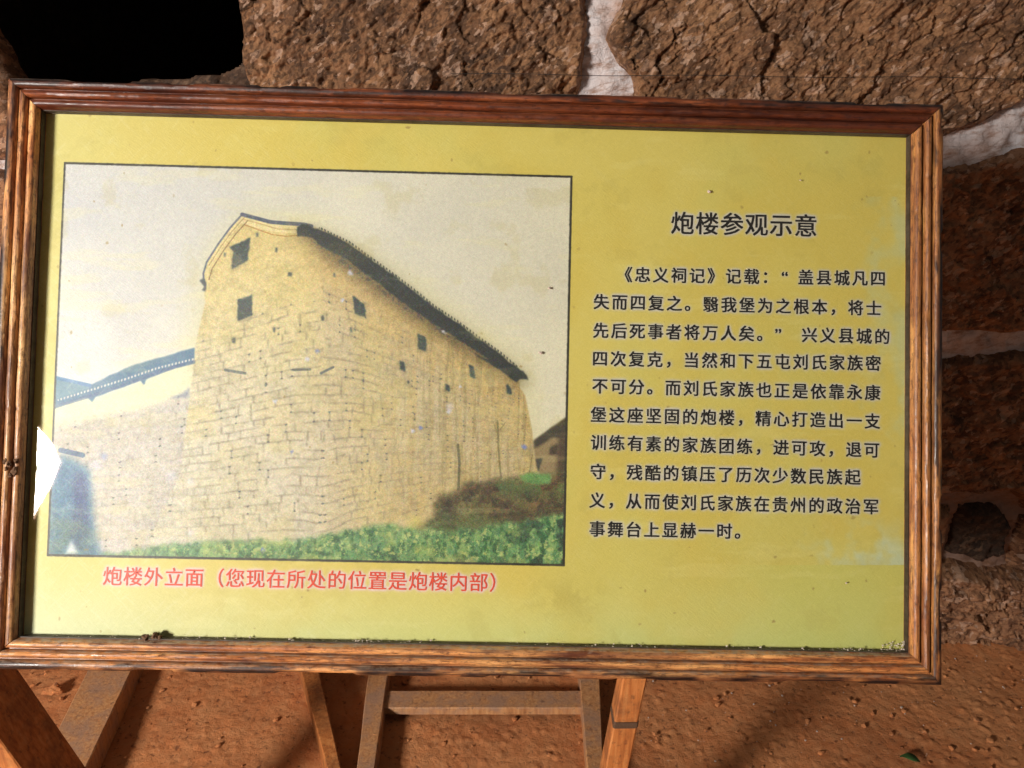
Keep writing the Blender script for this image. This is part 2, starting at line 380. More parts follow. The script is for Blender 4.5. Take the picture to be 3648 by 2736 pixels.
paint(tower * sstep(0.40, 0.62, fbm(TX * 0.006, TY * 0.006, 41, 4)) * 0.38, (208, 188, 116))
paint(tower * (1 - sstep(800, 1150, TY + 0.25 * (TX - 800))) * (TX < 1250) * 0.35, (212, 184, 108))
paint(tower * sstep(1000, 1200, TX) * (1 - sstep(30, 330, TY - (820 + 0.70 * (TX - 1120)))) * 0.50, (208, 166, 86))
streak = fbm(TX * 0.05, TY * 0.004, 43, 4)
paint(tower * sstep(1250, 1500, TX) * sstep(0.46, 0.66, streak) * 0.34, (196, 166, 92))
paint(tower * sstep(1350, 1600, TX) * sstep(0.52, 0.68, fbm(TX * 0.09, TY * 0.006, 44, 4)) * 0.5, (148, 132, 84))
paint(tower * sstep(1250, 1500, TX) * sstep(1500, 1780, TY) * 0.35, (192, 164, 92))
paint(tower * sstep(1350, 1850, TY) * (1 - sstep(950, 1200, TX)) * 0.35, (196, 194, 188))  # lower left of the tower greyed by the same painted veil
paint(tower * np.exp(-((TX - 1090) / 160) ** 2 - ((TY - 1640) / 260) ** 2) * 0.35, (206, 190, 168))

# --- masonry joints
dxl = np.maximum(1150 - TX, 0); dxr = np.maximum(TX - 1150, 0)
rnd = 60 * np.exp(-((TX - 1150) / 70) ** 2) * 0.25
wob = (fbm(TX * 0.012, TY * 0.012, 51, 3) - 0.5) * 11
ycl = (TY - 0.641 * dxl) / (1 - 0.000311 * dxl); ycr = (TY - 1.50 * dxr) / (1 - 0.00094 * dxr)
yc = np.where(TX < 1150, ycl, ycr) + wob - rnd
row = yc / 33.0 + (fbm(TX * 0.003, TY * 0.02, 52, 2) - 0.5) * 0.35
ri = np.floor(row); rf = row - ri
pitch = np.where(TX < 1150, 54.0, 42.0)
along = np.where(TX < 1150, (1150 - TX) * 1.0, (TX - 1150) * (1 + 0.0006 * (TX - 1150))) / pitch
along = along * (0.75 + 0.6 * _hash(ri, ri * 0, 55)) + _hash(ri, ri * 0, 56) * 7
ci = np.floor(along); jit = (_hash(ci, ri, 57) - 0.5) * 0.5
cf = along - ci - 0.5 - jit
brk = fbm(TX * 0.03, TY * 0.03, 58, 3)
hj = np.exp(-((np.minimum(rf, 1 - rf) * 37) / 2.6) ** 2) * sstep(0.40, 0.56, fbm(TX * 0.018, TY * 0.05, 59, 3))
vj = np.exp(-((cf * pitch) / 2.3) ** 2) * sstep(0.42, 0.58, brk)
joint = np.clip(hj + vj, 0, 1) * wallm
fade = 0.30 + 0.45 * sstep(560, 800, TX)
plaster = 1 - sstep(40, 110, yc - 985 + np.where(TX < 1150, (fbm(TX * 0.01, TY * 0.01, 60, 3) - 0.5) * 120, 60))   # smooth gable above the courses
plaster = np.clip(plaster, 0, 1)
fade = fade * (1 - 0.35 * sstep(1250, 1450, TX))
paint(blur(joint, 1) * fade * 0.95 * (1 - plaster), (116, 104, 88))
paint(wallm * (1 - plaster) * sstep(0.45, 1.0, _hash(ci, ri, 61)) * 0.26, (172, 160, 132))
paint(wallm * (1 - plaster) * sstep(0.6, 1.0, _hash(ci, ri, 62)) * 0.14, (226, 210, 160))
hole = np.clip(1 - np.hypot((cf * pitch) / 7, (np.minimum(rf, 1 - rf) * 37) / 10), 0, 1)
hole = sstep(0.0, 0.6, hole) * (_hash(ci + ri * 3, ri, 63) > 0.86)
paint(hole * wallm * (1 - plaster) * 0.7, (66, 74, 78))

# --- gable edging, roofs
def line(pts, w, col, a=1.0, dash=0):
    """polyline of a given width in tracing units"""
    W = window(min(p[0] for p in pts) - 3 * w, max(p[0] for p in pts) + 3 * w, min(p[1] for p in pts) - 3 * w, max(p[1] for p in pts) + 3 * w)
    X, Y = TX[W], TY[W]; d = np.full(X.shape, 1e9)
    for (x1, y1), (x2, y2) in zip(pts[:-1], pts[1:]):
        vx, vy = x2 - x1, y2 - y1
        t = np.clip(((X - x1) * vx + (Y - y1) * vy) / (vx * vx + vy * vy), 0, 1)
        d = np.minimum(d, np.hypot(X - x1 - t * vx, Y - y1 - t * vy))
    m = 1 - sstep(w * 0.5 - 1.2, w * 0.5 + 1.8, d)
    if dash: m = m * (np.sin(X / dash * 6.283) > -0.1)
    IMG[W] = IMG[W] * (1 - m[..., None] * a) + np.asarray(col, float) * m[..., None] * a
GL = [(727, 1004), (725, 975), (737, 934), (777, 871), (820, 812), (863, 764)]
GRt = [(863, 764), (916, 778), (964, 791), (1024, 796), (1081, 799), (1110, 806)]
line([(x + 7, y + 9) for x, y in GL], 15, (226, 208, 150)); line([(x, y + 20) for x, y in GRt[:-1]], 26, (228, 212, 156))
line(GL, 6, (96, 104, 122)); line(GRt, 13, (78, 88, 108))
line([(x + 9, y + 10) for x, y in GL[2:]], 2.5, (150, 120, 70), 0.7); line([(x + 20, y + 22) for x, y in GL[1:]], 3, (120, 92, 56), 0.8)
line([(870, 800), (920, 818), (970, 836), (1020, 842), (1060, 838)], 3, (170, 118, 50), 0.8)
line([(870, 782), (930, 798), (990, 816), (1055, 818)], 2.5, (170, 130, 70), 0.6)
paint(poly([(712, 1000), (724, 990), (734, 1002), (733, 1038), (720, 1034), (728, 1020)], 1, 3), (72, 80, 88))
ROOF = [(1056, 812), (1075, 800), (1104, 800), (1112, 812), (1140, 818), (1185, 836), (1245, 868), (1317, 921), (1394, 976), (1472, 1035), (1550, 1098),
        (1628, 1149), (1705, 1207), (1783, 1262), (1822, 1296), (1869, 1328), (1882, 1352), (1872, 1350), (1847, 1352), (1841, 1362), (1764, 1308), (1667, 1246), (1550, 1180),
        (1433, 1100), (1355, 1040), (1239, 956), (1160, 910), (1125, 870), (1090, 842), (1060, 842)]
paint(blur(poly([(x, y + 14) for x, y in ROOF], 1, 3, rs=0.08), 17) * 0.75, (74, 62, 36))
paint(poly(ROOF[:22] + [(1764, 1296), (1667, 1230), (1550, 1158), (1433, 1076), (1355, 1014), (1239, 926), (1150, 880), (1110, 845), (1060, 840)], 2, 4, rs=0.09), (26, 36, 38))
paint(poly(ROOF, 2, 4) * sstep(0.5, 0.7, NF) * 0.4, (16, 26, 48))
line([(1118, 808), (1165, 826), (1215, 850), (1300, 905)], 5, (170, 150, 96), 0.5, dash=14)
line([(1140, 812), (1245, 862), (1317, 915), (1394, 970), (1472, 1029), (1550, 1092), (1628, 1143), (1705, 1201), (1783, 1256), (1840, 1305)], 6, (60, 66, 56), 0.9, dash=11)
LR = [(190, 1344), (202, 1344), (321, 1371), (390, 1339), (482, 1298), (593, 1268), (694, 1238), (691, 1295), (625, 1311), (520, 1350), (514, 1372), (500, 1354),
      (435, 1380), (340, 1415), (328, 1434), (312, 1416), (292, 1418), (180, 1462)]
paint(poly(LR, 2, 3), (66, 110, 144))
paint(poly([(190, 1344), (202, 1344), (321, 1371), (321, 1384), (190, 1430)], 3) * 0.6, (128, 158, 168))
line([(202, 1346), (321, 1373)], 12, (66, 118, 172), 0.8); line([(190, 1452), (325, 1410), (435, 1374), (514, 1345), (625, 1306), (691, 1290)], 12, (62, 88, 132), 0.6)
line([(210, 1425), (330, 1388), (454, 1349), (560, 1312), (688, 1280)], 7, (222, 214, 206), 0.85, dash=12)
paint(poly([(676, 1378), (650, 1402), (600, 1420), (672, 1416)], 3), (140, 146, 158))
# windows and beams
for P in ([(818, 880), (852, 866), (891, 846), (888, 880), (882, 928), (862, 938), (825, 959), (832, 892)],
          [(847, 1067), (899, 1051), (899, 1124), (847, 1143)], [(1256, 1052), (1299, 1087), (1303, 1131), (1264, 1118)],
          [(1486, 1188), (1517, 1203), (1517, 1252), (1490, 1242)], [(1422, 1283), (1441, 1293), (1444, 1326), (1427, 1316)],
          [(1670, 1297), (1686, 1308), (1695, 1349), (1676, 1343)], [(1585, 1367), (1600, 1372), (1602, 1396), (1587, 1390)],
          [(1803, 1370), (1818, 1378), (1822, 1405), (1806, 1402)], [(1450, 1353), (1459, 1356), (1459, 1368), (1451, 1364)]):
    paint(poly(P, 1.2, 3, rs=0.10), (30, 52, 60)); paint(poly([(x, y + 7) for x, y in P], 4, 3, rs=0.10) * 0.35, (92, 92, 70))
paint(poly([(835, 900), (862, 920), (862, 938), (825, 959)], 4) * 0.6, (120, 116, 90))
for P in ([(1027, 970), (1040, 970), (1040, 984), (1027, 984)], [(913, 830), (920, 830), (920, 844), (913, 844)], [(980, 882), (988, 882), (986, 900), (980, 898)],
          [(798, 902), (805, 902), (803, 916), (798, 914)], [(1144, 1126), (1154, 1122), (1156, 1142), (1145, 1142)], [(1187, 972), (1196, 975), (1196, 990), (1189, 986)],
          [(972, 1166), (982, 1166), (980, 1184), (974, 1182)], [(826, 1206), (840, 1202), (840, 1222), (828, 1222)], [(1248, 1168), (1254, 1168), (1254, 1184), (1249, 1184)]):
    paint(poly(P, 1.2, 1.5, rs=0.1), (70, 80, 78))
line([(803, 1318), (836, 1324), (874, 1330)], 9, (84, 96, 94), 0.85); line([(1044, 1318), (1105, 1316)], 8, (84, 90, 86), 0.85); line([(1143, 1330), (1187, 1308)], 8, (84, 92, 96), 0.85)
# right hand house and bank, wall stains, saplings
paint(poly([(1898, 1572), (1955, 1530), (2010, 1490), (2030, 1480), (2030, 2030), (1925, 1700), (1910, 1660)], 2, 3), (146, 126, 88))
paint(poly([(1898, 1572), (1955, 1530), (2010, 1490), (2030, 1480), (2030, 1560), (1960, 1560), (1905, 1600)], 3, 4), (58, 54, 44))
paint(poly([(1990, 1560), (2030, 1540), (2030, 1780), (1975, 1780)], 5, 6), (74, 60, 42))
paint(poly([(1908, 1636), (1934, 1632), (1918, 1680)], 2, 2), (60, 62, 56)); paint(poly([(1960, 1590), (1990, 1582), (1985, 1625), (1955, 1620)], 3, 4), (66, 54, 40))
line([(1631, 1585), (1636, 1650), (1633, 1745)], 9, (92, 92, 66), 0.8); line([(1772, 1500), (1776, 1610), (1784, 1702)], 6, (116, 108, 72), 0.75)
line([(1772, 1545), (1755, 1500)], 3, (130, 120, 80), 0.6); line([(1774, 1540), (1800, 1505)], 3, (130, 120, 80), 0.6)
line([(1896, 1620), (1884, 1690)], 3, (110, 96, 64), 0.6)
BANK = [(1564, 1772), (1600, 1768), (1624, 1744), (1645, 1719), (1690, 1722), (1750, 1712), (1854, 1709), (1959, 1691), (2030, 1690), (2030, 1920), (1400, 1920), (1505, 1883), (1550, 1848)]
bank = poly(BANK, 8, 22, rs=0.025)
paint(bank, (78, 62, 40)); paint(bank * sstep(0.5, 0.68, fbm(TX * 0.03, TY * 0.03, 71, 4)) * 0.6, (140, 106, 62)); paint(bank * sstep(0.5, 0.66, fbm(TX * 0.05, TY * 0.05, 72, 3)) * 0.7, (36, 32, 22))
paint(bank * (1 - sstep(1735, 1800, TY)) * sstep(0.42, 0.58, NZ2) * 0.75, (84, 110, 62)); paint(bank * sstep(1800, 1880, TY + (NZ2 - 0.5) * 80) * 0.6, (78, 104, 56)); paint(bank * sstep(0.52, 0.66, fbm(TX * 0.02, TY * 0.03, 79, 4)) * 0.4, (116, 122, 66))
paint(poly([(1850, 1694), (1880, 1684), (1960, 1688), (1962, 1722), (1900, 1726), (1856, 1712)], 3, 6, rs=0.05), (104, 150, 84))
# green crop at the foot
FIELD = [(180, 2040), (300, 1995), (357, 1970), (440, 1972), (605, 1945), (770, 1930), (880, 1930), (1000, 1930), (1100, 1924), (1216, 1900), (1320, 1878), (1400, 1868), (1487, 1882), (1680, 1892),
         (1750, 1874), (1889, 1856), (1959, 1838), (2030, 1826), (2030, 2060)]
field = poly(FIELD, 4, 16, rs=0.05)
paint(field, (92, 140, 88))
paint(field * sstep(0.44, 0.66, fbm(TX * 0.05, TY * 0.035, 73, 5, 0.65)) * 0.8, (140, 172, 100))
paint(field * sstep(0.46, 0.66, fbm(TX * 0.06, TY * 0.04, 74, 5, 0.65)) * 0.85, (36, 86, 50))
paint(field * sstep(0.56, 0.70, fbm(TX * 0.07, TY * 0.07, 75, 5, 0.65)) * 0.8, (188, 196, 118))
paint(field * sstep(1600, 2000, TX) * sstep(0.50, 0.64, fbm(TX * 0.022, TY * 0.022, 76, 3)) * 0.8, (20, 54, 40))
paint(poly([(1530, 2000), (1640, 1975), (1720, 2005), (1600, 2040)], 6, 8) * 0.4, (170, 140, 84))
paint(field * sstep(0.55, 0.70, fbm(TX * 0.012, TY * 0.02, 78, 4)) * 0.5, (170, 190, 104))
paint(field * (1 - sstep(300, 900, TX)) * 0.35, (150, 184, 150))
paint(poly([(1455, 1850), (1495, 1828), (1510, 1880), (1460, 1885)], 7, 12) * 0.6, (206, 190, 92))
# bluish shrub and eave at the lower left
BL = [(180, 1640), (229, 1620), (262, 1634), (300, 1650), (321, 1677), (327, 1785), (330, 1880), (365, 1968), (380, 2030), (160, 2030)]
paint(poly(BL, 9, 14, rs=0.02) * 1.0, (66, 114, 148))
paint(poly([(268, 1680), (312, 1690), (318, 1900), (290, 1960), (245, 1960), (262, 1820)], 8, 10), (32, 66, 122))
paint(poly([(170, 1860), (300, 1830), (330, 1900), (350, 1990), (160, 2030)], 12, 16) * 0.55, (76, 112, 116))
line([(218, 1604), (296, 1622)], 17, (72, 100, 138), 0.9)
paint(poly([(254, 1920), (278, 1968), (232, 1978)], 4), (208, 214, 220))
# white and blue flakes where the print has lifted
rg = random.Random(4)
for (x, y, r_) in [(1248, 973, 9), (1583, 1185, 6), (1219, 1069, 9), (1603, 1448, 14), (1597, 1465, 10), (1470, 1536, 9), (1498, 1525, 8), (1866, 1592, 9), (1093, 1278, 9), (980, 1428, 9), (345, 1660, 22),
                   (580, 1664, 12), (612, 1700, 22), (680, 1716, 16), (678, 1900, 14), (936, 1960, 9), (370, 1625, 14), (1042, 1610, 8), (1131, 1252, 8), (1640, 1380, 6)]:
    m = np.clip(1.3 - np.hypot((TX - x) + (NF - 0.5) * 14, (TY - y) + (NF - 0.5) * 14) / r_, 0, 1)
    paint(m * (0.85 if r_ < 11 else 0.45), (206, 208, 232) if rg.random() < 0.8 else (110, 130, 200))
# grain of the print inside the photograph
NG = fbm(TX * 0.24, TY * 0.24, 81, 2)
skym = 1 - np.clip(wallm + field + bank, 0, 1)
IMG = IMG + (1 - 0.6 * skym[..., None]) * ((GRC - 0.5) * 30 + (GR[..., None] - 0.5) * 26 + (NF[..., None] - 0.5) * 18 + (NG[..., None] - 0.5) * 30) + ((NG > 0.72) * wallm)[..., None] * -16
IMG = IMG * (1 - wallm[..., None] * (sstep(0.45, 0.75, fbm(TX * 0.045, TY * 0.06, 82, 4)) * 0.07)[..., None])
darkpart = 1 - np.clip(IMG.mean(-1) / 150, 0, 1)
IMG = IMG + (GRC - 0.5) * 60 * darkpart[..., None]
IMG = BG * (1 - PIC[..., None]) + IMG * PIC[..., None]
# black keyline round the photograph
ed = np.minimum(np.minimum(np.abs(gx - PX0), np.abs(gx - PX1)) + 9 * ((gy < PY0 - 0.001) | (gy > PY1 + 0.001)), np.minimum(np.abs(gy - PY0), np.abs(gy - PY1)) + 9 * ((gx < PX0 - 0.001) | (gx > PX1 + 0.001)))
paint((1 - sstep(0.0009, 0.0019, ed + (NF - 0.5) * 0.0006)) * 0.92, (22, 20, 18))
del BG, streak

# ------------------------------------------------------------------ lettering
LINES = [  # text, first glyph centre, last glyph centre (tracing units), index of last glyph, em (m), index tweaks
    ('炮楼参观示意', (2431, 794.5), (2870, 804), 5, 0.0315, {}),
    ('《忠义祠记》记载：“盖县城凡四', (2224, 978), (3127, 992), 14, 0.0213, {}),
    ('失而四复之。翳我堡为之根本，将士', (2142, 1075), (3112, 1098), 15, 0.0213, {}),
    ('先后死事者将万人矣。”', (2140, 1177), (2788, 1191), 10, 0.0213, {}),
    ('兴义县城的', (2883, 1193), (3142, 1199), 4, 0.0213, {}),
    ('四次复克，当然和下五屯刘氏家族密', (2137, 1277), (3110, 1294), 15, 0.0213, {}),
    ('不可分。而刘氏家族也正是依靠永康', (2137, 1375), (3108, 1399), 15, 0.0213, {}),
    ('堡这座坚固的炮楼，精心打造出一支', (2132, 1477), (3107, 1500), 15, 0.0213, {}),
    ('训练有素的家族团练，进可攻，退可', (2132, 1576), (3105, 1603), 15, 0.0213, {}),
    ('守，残酷的镇压了历次少数民族起', (2130, 1680), (3037, 1700), 14, 0.0213, {}),
    ('义，从而使刘氏家族在贵州的政治军', (2127, 1782), (3102, 1805), 15, 0.0213, {}),
    ('事舞台上显赫一时。', (2127, 1884), (2580, 1892), 7, 0.0213, {}),
    ('炮楼外立面（您现在所处的位置是炮楼内部）', (401, 2052), (1705, 2074), 18, 0.0252, {}),
]
_gc = {}
tcu = bpy.data.curves.new('type', 'FONT'); tob = bpy.data.objects.new('type', tcu); COL.objects.link(tob)
tcu.resolution_u = 3; tcu.size = 1.0
def glyph(ch):
    if ch in _gc: return _gc[ch]
    tcu.body = ch
    dg = bpy.context.evaluated_depsgraph_get(); dg.update()
    me = bpy.data.meshes.new_from_object(tob.evaluated_get(dg))
    me.calc_loop_triangles()
    v = np.array([tuple(q.co)[:2] for q in me.vertices]); t = np.array([tuple(q.vertices) for q in me.loop_triangles])
    bpy.data.meshes.remove(me); _gc[ch] = (v, t); return v, t
cover = np.zeros((CH, CW), bool)
TEXTMESH = []
for k, (txt, p0, p1, idx1, em, tw) in enumerate(LINES):
    a = np.array(design(*p0)); b = np.array(design(*p1)); step = (b - a) / idx1
    V, T, off = [], [], 0
    for i, ch in enumerate(txt):
        c = a + step * tw.get(i, i); 
        v, t = glyph(ch)
        q = (v - np.array([0.5, 0.38])) * em
        if ch == '“': q = q + np.array([0.10, 0]) * em
        q = q + c
        V.append(q); T.append(t + off); off += len(q)
        for tri in t:
            P = q[tri]; x0 = int((P[:, 0].min() - SX0) * PPM) - 1; x1 = int((P[:, 0].max() - SX0) * PPM) + 2
            y0 = int((P[:, 1].min() - SY0) * PPM) - 1; y1 = int((P[:, 1].max() - SY0) * PPM) + 2
            XX = gx[y0:y1, x0:x1]; YY = gy[y0:y1, x0:x1]
            A, B, C = P; d = (B[0] - A[0]) * (C[1] - A[1]) - (B[1] - A[1]) * (C[0] - A[0])
            if abs(d) < 1e-14: continue
            w1 = ((XX - A[0]) * (C[1] - A[1]) - (YY - A[1]) * (C[0] - A[0])) / d; w2 = ((B[0] - A[0]) * (YY - A[1]) - (B[1] - A[1]) * (XX - A[0])) / d
            cover[y0:y1, x0:x1] |= (w1 >= -0.05) & (w2 >= -0.05) & (w1 + w2 <= 1.05)
    TEXTMESH.append((k, np.concatenate(V), np.concatenate(T)))
bpy.data.objects.remove(tob)
hal = np.clip(blur(cover.astype(float), 4) * 4.0, 0, 1)
lower = (TY > 2013)
paint(hal * (~lower) * 0.80, (204, 200, 204)); paint(hal * lower * 0.80, (232, 200, 212))

# stains and fly specks on the whole sheet
SCR = (fbm(TX * 0.012 + TY * 0.010, (TY - TX) * 0.14, 95, 3) > 0.70) * 0.16 + (fbm(TX * 0.010 - TY * 0.012, (TY + TX) * 0.13, 96, 3) > 0.71) * 0.16
paint(SCR * (0.35 + 0.65 * np.clip(1 - TX / 1800, 0, 1)), (232, 228, 196))
paint(sstep(0.60, 0.74, fbm(TX * 0.010, TY * 0.010, 97, 5, 0.6)) * 0.14, (176, 160, 74))
paint(sstep(0.60, 0.74, fbm(TX * 0.004, TY * 0.022, 98, 4, 0.6)) * 0.16, (236, 228, 160))
for _ in range(150):
    x, y = rg.uniform(150, 3230), rg.uniform(400, 2300); r_ = rg.uniform(2, 7)
    cx, cy = design(x, y); j0, i0 = int((cx - SX0) * PPM), int((cy - SY0) * PPM)
    ys = slice(max(0, i0 - 12), i0 + 12); xs = slice(max(0, j0 - 12), j0 + 12)
    dd = np.hypot((TX[ys, xs] - x) * rg.uniform(0.5, 1.5), TY[ys, xs] - y + (NF[ys, xs] - 0.5) * 10)
    mm = (1 - sstep(r_ * 0.5, r_, dd))[..., None] * rg.uniform(0.2, 0.6)
    IMG[ys, xs] = IMG[ys, xs] * (1 - mm) + np.array([150, 120, 60.]) * mm
IMG = IMG + (GR[..., None] - 0.5) * 9 + (NF[..., None] - 0.5) * 5

def make_image(name, x0, x1, y0, y1):
    j0, j1 = int(round((x0 - SX0) * PPM)), int(round((x1 - SX0) * PPM)); i0, i1 = int(round((y0 - SY0) * PPM)), int(round((y1 - SY0) * PPM))
    sub = np.clip(IMG[i0:i1, j0:j1] / 255.0, 0, 1)
    h, w = sub.shape[:2]
    im = bpy.data.images.new(name, w, h, alpha=False); a = np.ones((h, w, 4), np.float32); a[..., :3] = sub
    im.pixels.foreach_set(a.ravel()); im.update(); im.pack(); return im
IM_SHEET = make_image('yellow_print', SX0, SX1, SY0, SY1)
MG = 0.0012
IM_PIC = make_image('tower_picture', PX0 - MG, PX1 + MG, PY0 - MG, PY1 + MG)

# ------------------------------------------------------------------ the framed sign
S_ROT = Matrix(((0.9996167, 0.022413924, 0.01625012), (0.006659547, 0.375057384, -0.926977673), (-0.026871935, 0.926730582, 0.374764363)))
sign = bpy.data.objects.new('framed_sign', None); COL.objects.link(sign)
sign.matrix_world = Matrix.Translation((-0.04899581, 0.91306315, 1.02290849)) @ S_ROT.to_4x4()
tag(sign, 'wide yellow information sign behind glass in a scorched brown moulded wood frame', 'sign')
FW, FH = 1.2, 0.7436
ZP = -0.027

def sheet(name, x0, x1, y0, y1, z, mat, parent=sign, nx=2, ny=2):
    xs = np.linspace(x0, x1, nx); ys = np.linspace(y0, y1, ny)
    X, Y = np.meshgrid(xs, ys, indexing='ij'); V = np.stack([X, Y, np.full_like(X, z)], -1).reshape(-1, 3)
    me = mesh_from(name, V, grid_faces(nx, ny)); o = link(name, me, mat, parent)
    uv = me.uv_layers.new(name='UVMap'); li = np.zeros(len(me.loops), np.int32); me.loops.foreach_get('vertex_index', li)
    U = np.stack([(V[:, 0] - x0) / (x1 - x0), (V[:, 1] - y0) / (y1 - y0)], 1)[li]
    uv.data.foreach_set('uv', U.astype(np.float32).ravel()); return o
prn = sheet('printed_sheet', SX0, SX1, SY0, SY1, ZP, mat_print(IM_SHEET))
pic = sheet('printed_picture', PX0 - MG, PX1 + MG, PY0 - MG, PY1 + MG, ZP + 0.0002, mat_print(IM_PIC, 0.40), prn)
pic['label'] = 'printed photograph of a tall stone fort tower above a green field'
for k, V, T in TEXTMESH:
    em = LINES[k][4]; wgt = 0.010 if k == 0 else (0.006 if k == len(LINES) - 1 else 0.015)   # stroke weight: the same outline laid down in four slightly shifted inkings
    sh = [(-1, -1), (1, -1), (-1, 1), (1, 1)]
    V3 = np.concatenate([np.concatenate([V + np.array(q) * wgt * em, np.full((len(V), 1), ZP + 0.0004 + 0.00004 * i)], 1) for i, q in enumerate(sh)])
    T = np.concatenate([T + len(V) * i for i in range(4)])
    nm = 'title_lettering' if k == 0 else ('caption_lettering' if k == len(LINES) - 1 else 'text_line')
    me = mesh_from(nm, V3, T); o = link(nm, me, M_RED_INK if k == len(LINES) - 1 else M_BLACK_INK, prn)
def boxmesh(name, x0, x1, y0, y1, z0, z1):
    v = [(x, y, z) for x in (x0, x1) for y in (y0, y1) for z in (z0, z1)]
    return mesh_from(name, v, [(0, 1, 3, 2), (4, 6, 7, 5), (0, 4, 5, 1), (2, 3, 7, 6), (0, 2, 6, 4), (1, 5, 7, 3)])
link('glass_pane', boxmesh('glass_pane', SX0, SX1, SY0, SY1, -0.0255, -0.0237), M_GLASS, sign)
link('backing_board', boxmesh('backing_board', -0.59, 0.59, -0.362, 0.362, -0.036, ZP - 0.0006), M_BACK, sign)

PROF = [(0.0000, -0.034), (0.0000, -0.0050), (0.0010, -0.0024), (0.0030, -0.0008), (0.0062, 0.0000), (0.0092, -0.0006), (0.0110, -0.0022), (0.0117, -0.0056),
        (0.0119, -0.0095), (0.0136, -0.0098), (0.0138, -0.0060), (0.0148, -0.0036), (0.0172, -0.0020), (0.0198, -0.0018), (0.0222, -0.0034), (0.0232, -0.0062),
        (0.0235, -0.0118), (0.0254, -0.0120), (0.0256, -0.0078), (0.0266, -0.0054), (0.0288, -0.0042), (0.0315, -0.0044), (0.0338, -0.0062), (0.0350, -0.0092), (0.0356, -0.0130), (0.0362, -0.0140), (0.0362, -0.034)]
def moulding(length, seed):
    n = 260; P = np.array(PROF); k = len(P)
    tt = np.linspace(0, 1, n)
    V = np.zeros((n, k, 3))
    for j, (uu, zz) in enumerate(P):
        x = -length / 2 + uu + 0.0004 + tt * (length - 2 * uu - 0.0008)
        V[:, j, 0] = x
        wy = (fbm(x * 9, x * 0 + seed, seed, 3) - 0.5) * 0.0010 + (fbm(x * 40, x * 0 + j * 0.7, seed + 3, 2) - 0.5) * 0.00018
        wz = (fbm(x * 12, x * 0 + 5, seed + 1, 3) - 0.5) * 0.0010 + (fbm(x * 45, x * 0 + j, seed + 2, 2) - 0.5) * 0.0002
        V[:, j, 1] = uu + (wy if 0 < uu < 0.036 else wy * 0.5); V[:, j, 2] = zz + wz * (0.2 if zz < -0.02 else 1)
        # chips in the outer edge
        if j in (1, 2, 3):
            ch = sstep(0.66, 0.76, vnoise(x * 26, x * 0, seed + 8)) * (0.0018 if j < 3 else 0.0007)
            V[:, j, 1] += ch; V[:, j, 2] -= ch
        if 9 < j < 16 or 17 < j < 24:                                  # shallow bamboo-like joints across the beads
            for q in range(5):
                xc = (random.Random(seed * 31 + q + (0 if j < 16 else 9)).random() - 0.5) * (length - 0.1)
                V[:, j, 2] -= 0.0009 * np.exp(-((x - xc) / 0.0022) ** 2)
    V = V.reshape(-1, 3); F = grid_faces(n, k, flip=False)
    # grid_faces: i along x, j along profile -> normals outward
    capa = list(range(k)); capb = list(range((n - 1) * k, n * k))
    faces = [tuple(f) for f in F.tolist()] + [tuple(capa), tuple(capb[::-1])]
    me = mesh_from('frame_rail', V, faces); me.shade_smooth()
    try: me.set_sharp_from_angle(angle=R(38))
    except Exception: pass
    return me
for (rot, pos, ln, lab, sd) in ((0, (0, -FH / 2), FW, 'bottom frame rail, sunlit orange wood with scorched lower edge', 1), (90, (FW / 2, 0), FH, 'right frame rail with pale bead, lightness painted in', 2),
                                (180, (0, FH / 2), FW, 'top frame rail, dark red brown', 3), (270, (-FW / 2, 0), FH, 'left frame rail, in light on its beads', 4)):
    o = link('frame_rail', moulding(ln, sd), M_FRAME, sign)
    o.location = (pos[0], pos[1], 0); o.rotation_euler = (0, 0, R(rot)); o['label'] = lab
    o.color = {0: (1.6, 1.75, 1.75, 1), 90: (1.55, 1.75, 1.5, 1), 180: (0.52, 0.34, 0.32, 1), 270: (1.9, 2.5, 2.9, 1)}[rot]   # how light falls on each rail is painted into its tint
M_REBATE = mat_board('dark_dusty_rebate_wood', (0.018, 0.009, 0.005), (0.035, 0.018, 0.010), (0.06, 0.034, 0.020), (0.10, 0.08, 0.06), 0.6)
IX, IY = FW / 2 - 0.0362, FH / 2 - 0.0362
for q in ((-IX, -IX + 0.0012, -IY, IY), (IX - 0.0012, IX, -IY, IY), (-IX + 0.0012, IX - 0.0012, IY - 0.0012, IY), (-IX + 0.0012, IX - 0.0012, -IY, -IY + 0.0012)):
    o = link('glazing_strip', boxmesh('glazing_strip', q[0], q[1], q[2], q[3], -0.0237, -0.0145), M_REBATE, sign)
# dark knotted chip on the left rail
def lump(name, c, r, mat, parent=None, seed=0, squash=(1, 1, 1), sub=2, amp=0.35):
    import bmesh
    bm = bmesh.new(); bmesh.ops.create_icosphere(bm, subdivisions=sub, radius=1.0)
    rr = random.Random(seed); ph = [rr.uniform(0, 6) for _ in range(6)]
    for v in bm.verts:
        p = v.co; s = 1 + amp * (math.sin(p.x * 3.1 + ph[0]) * math.sin(p.y * 2.7 + ph[1]) + 0.5 * math.sin(p.z * 5 + ph[2]) * math.sin(p.x * 6 + ph[3])) + rr.uniform(-0.1, 0.1)
        v.co = Vector((p.x * s * r * squash[0] + c[0], p.y * s * r * squash[1] + c[1], p.z * s * r * squash[2] + c[2]))
    me = bpy.data.meshes.new(name); bm.to_mesh(me); bm.free(); return me
def join_raw(name, parts, mat, parent=None):
    V = []; F = []; off = 0
    for me in parts:
        n = len(me.vertices); v = np.zeros(n * 3); me.vertices.foreach_get('co', v); V.append(v.reshape(-1, 3))
        F += [tuple(i + off for i in p.vertices) for p in me.polygons]; off += n; bpy.data.meshes.remove(me)
    return link(name, mesh_from(name, np.concatenate(V), F), mat, parent)
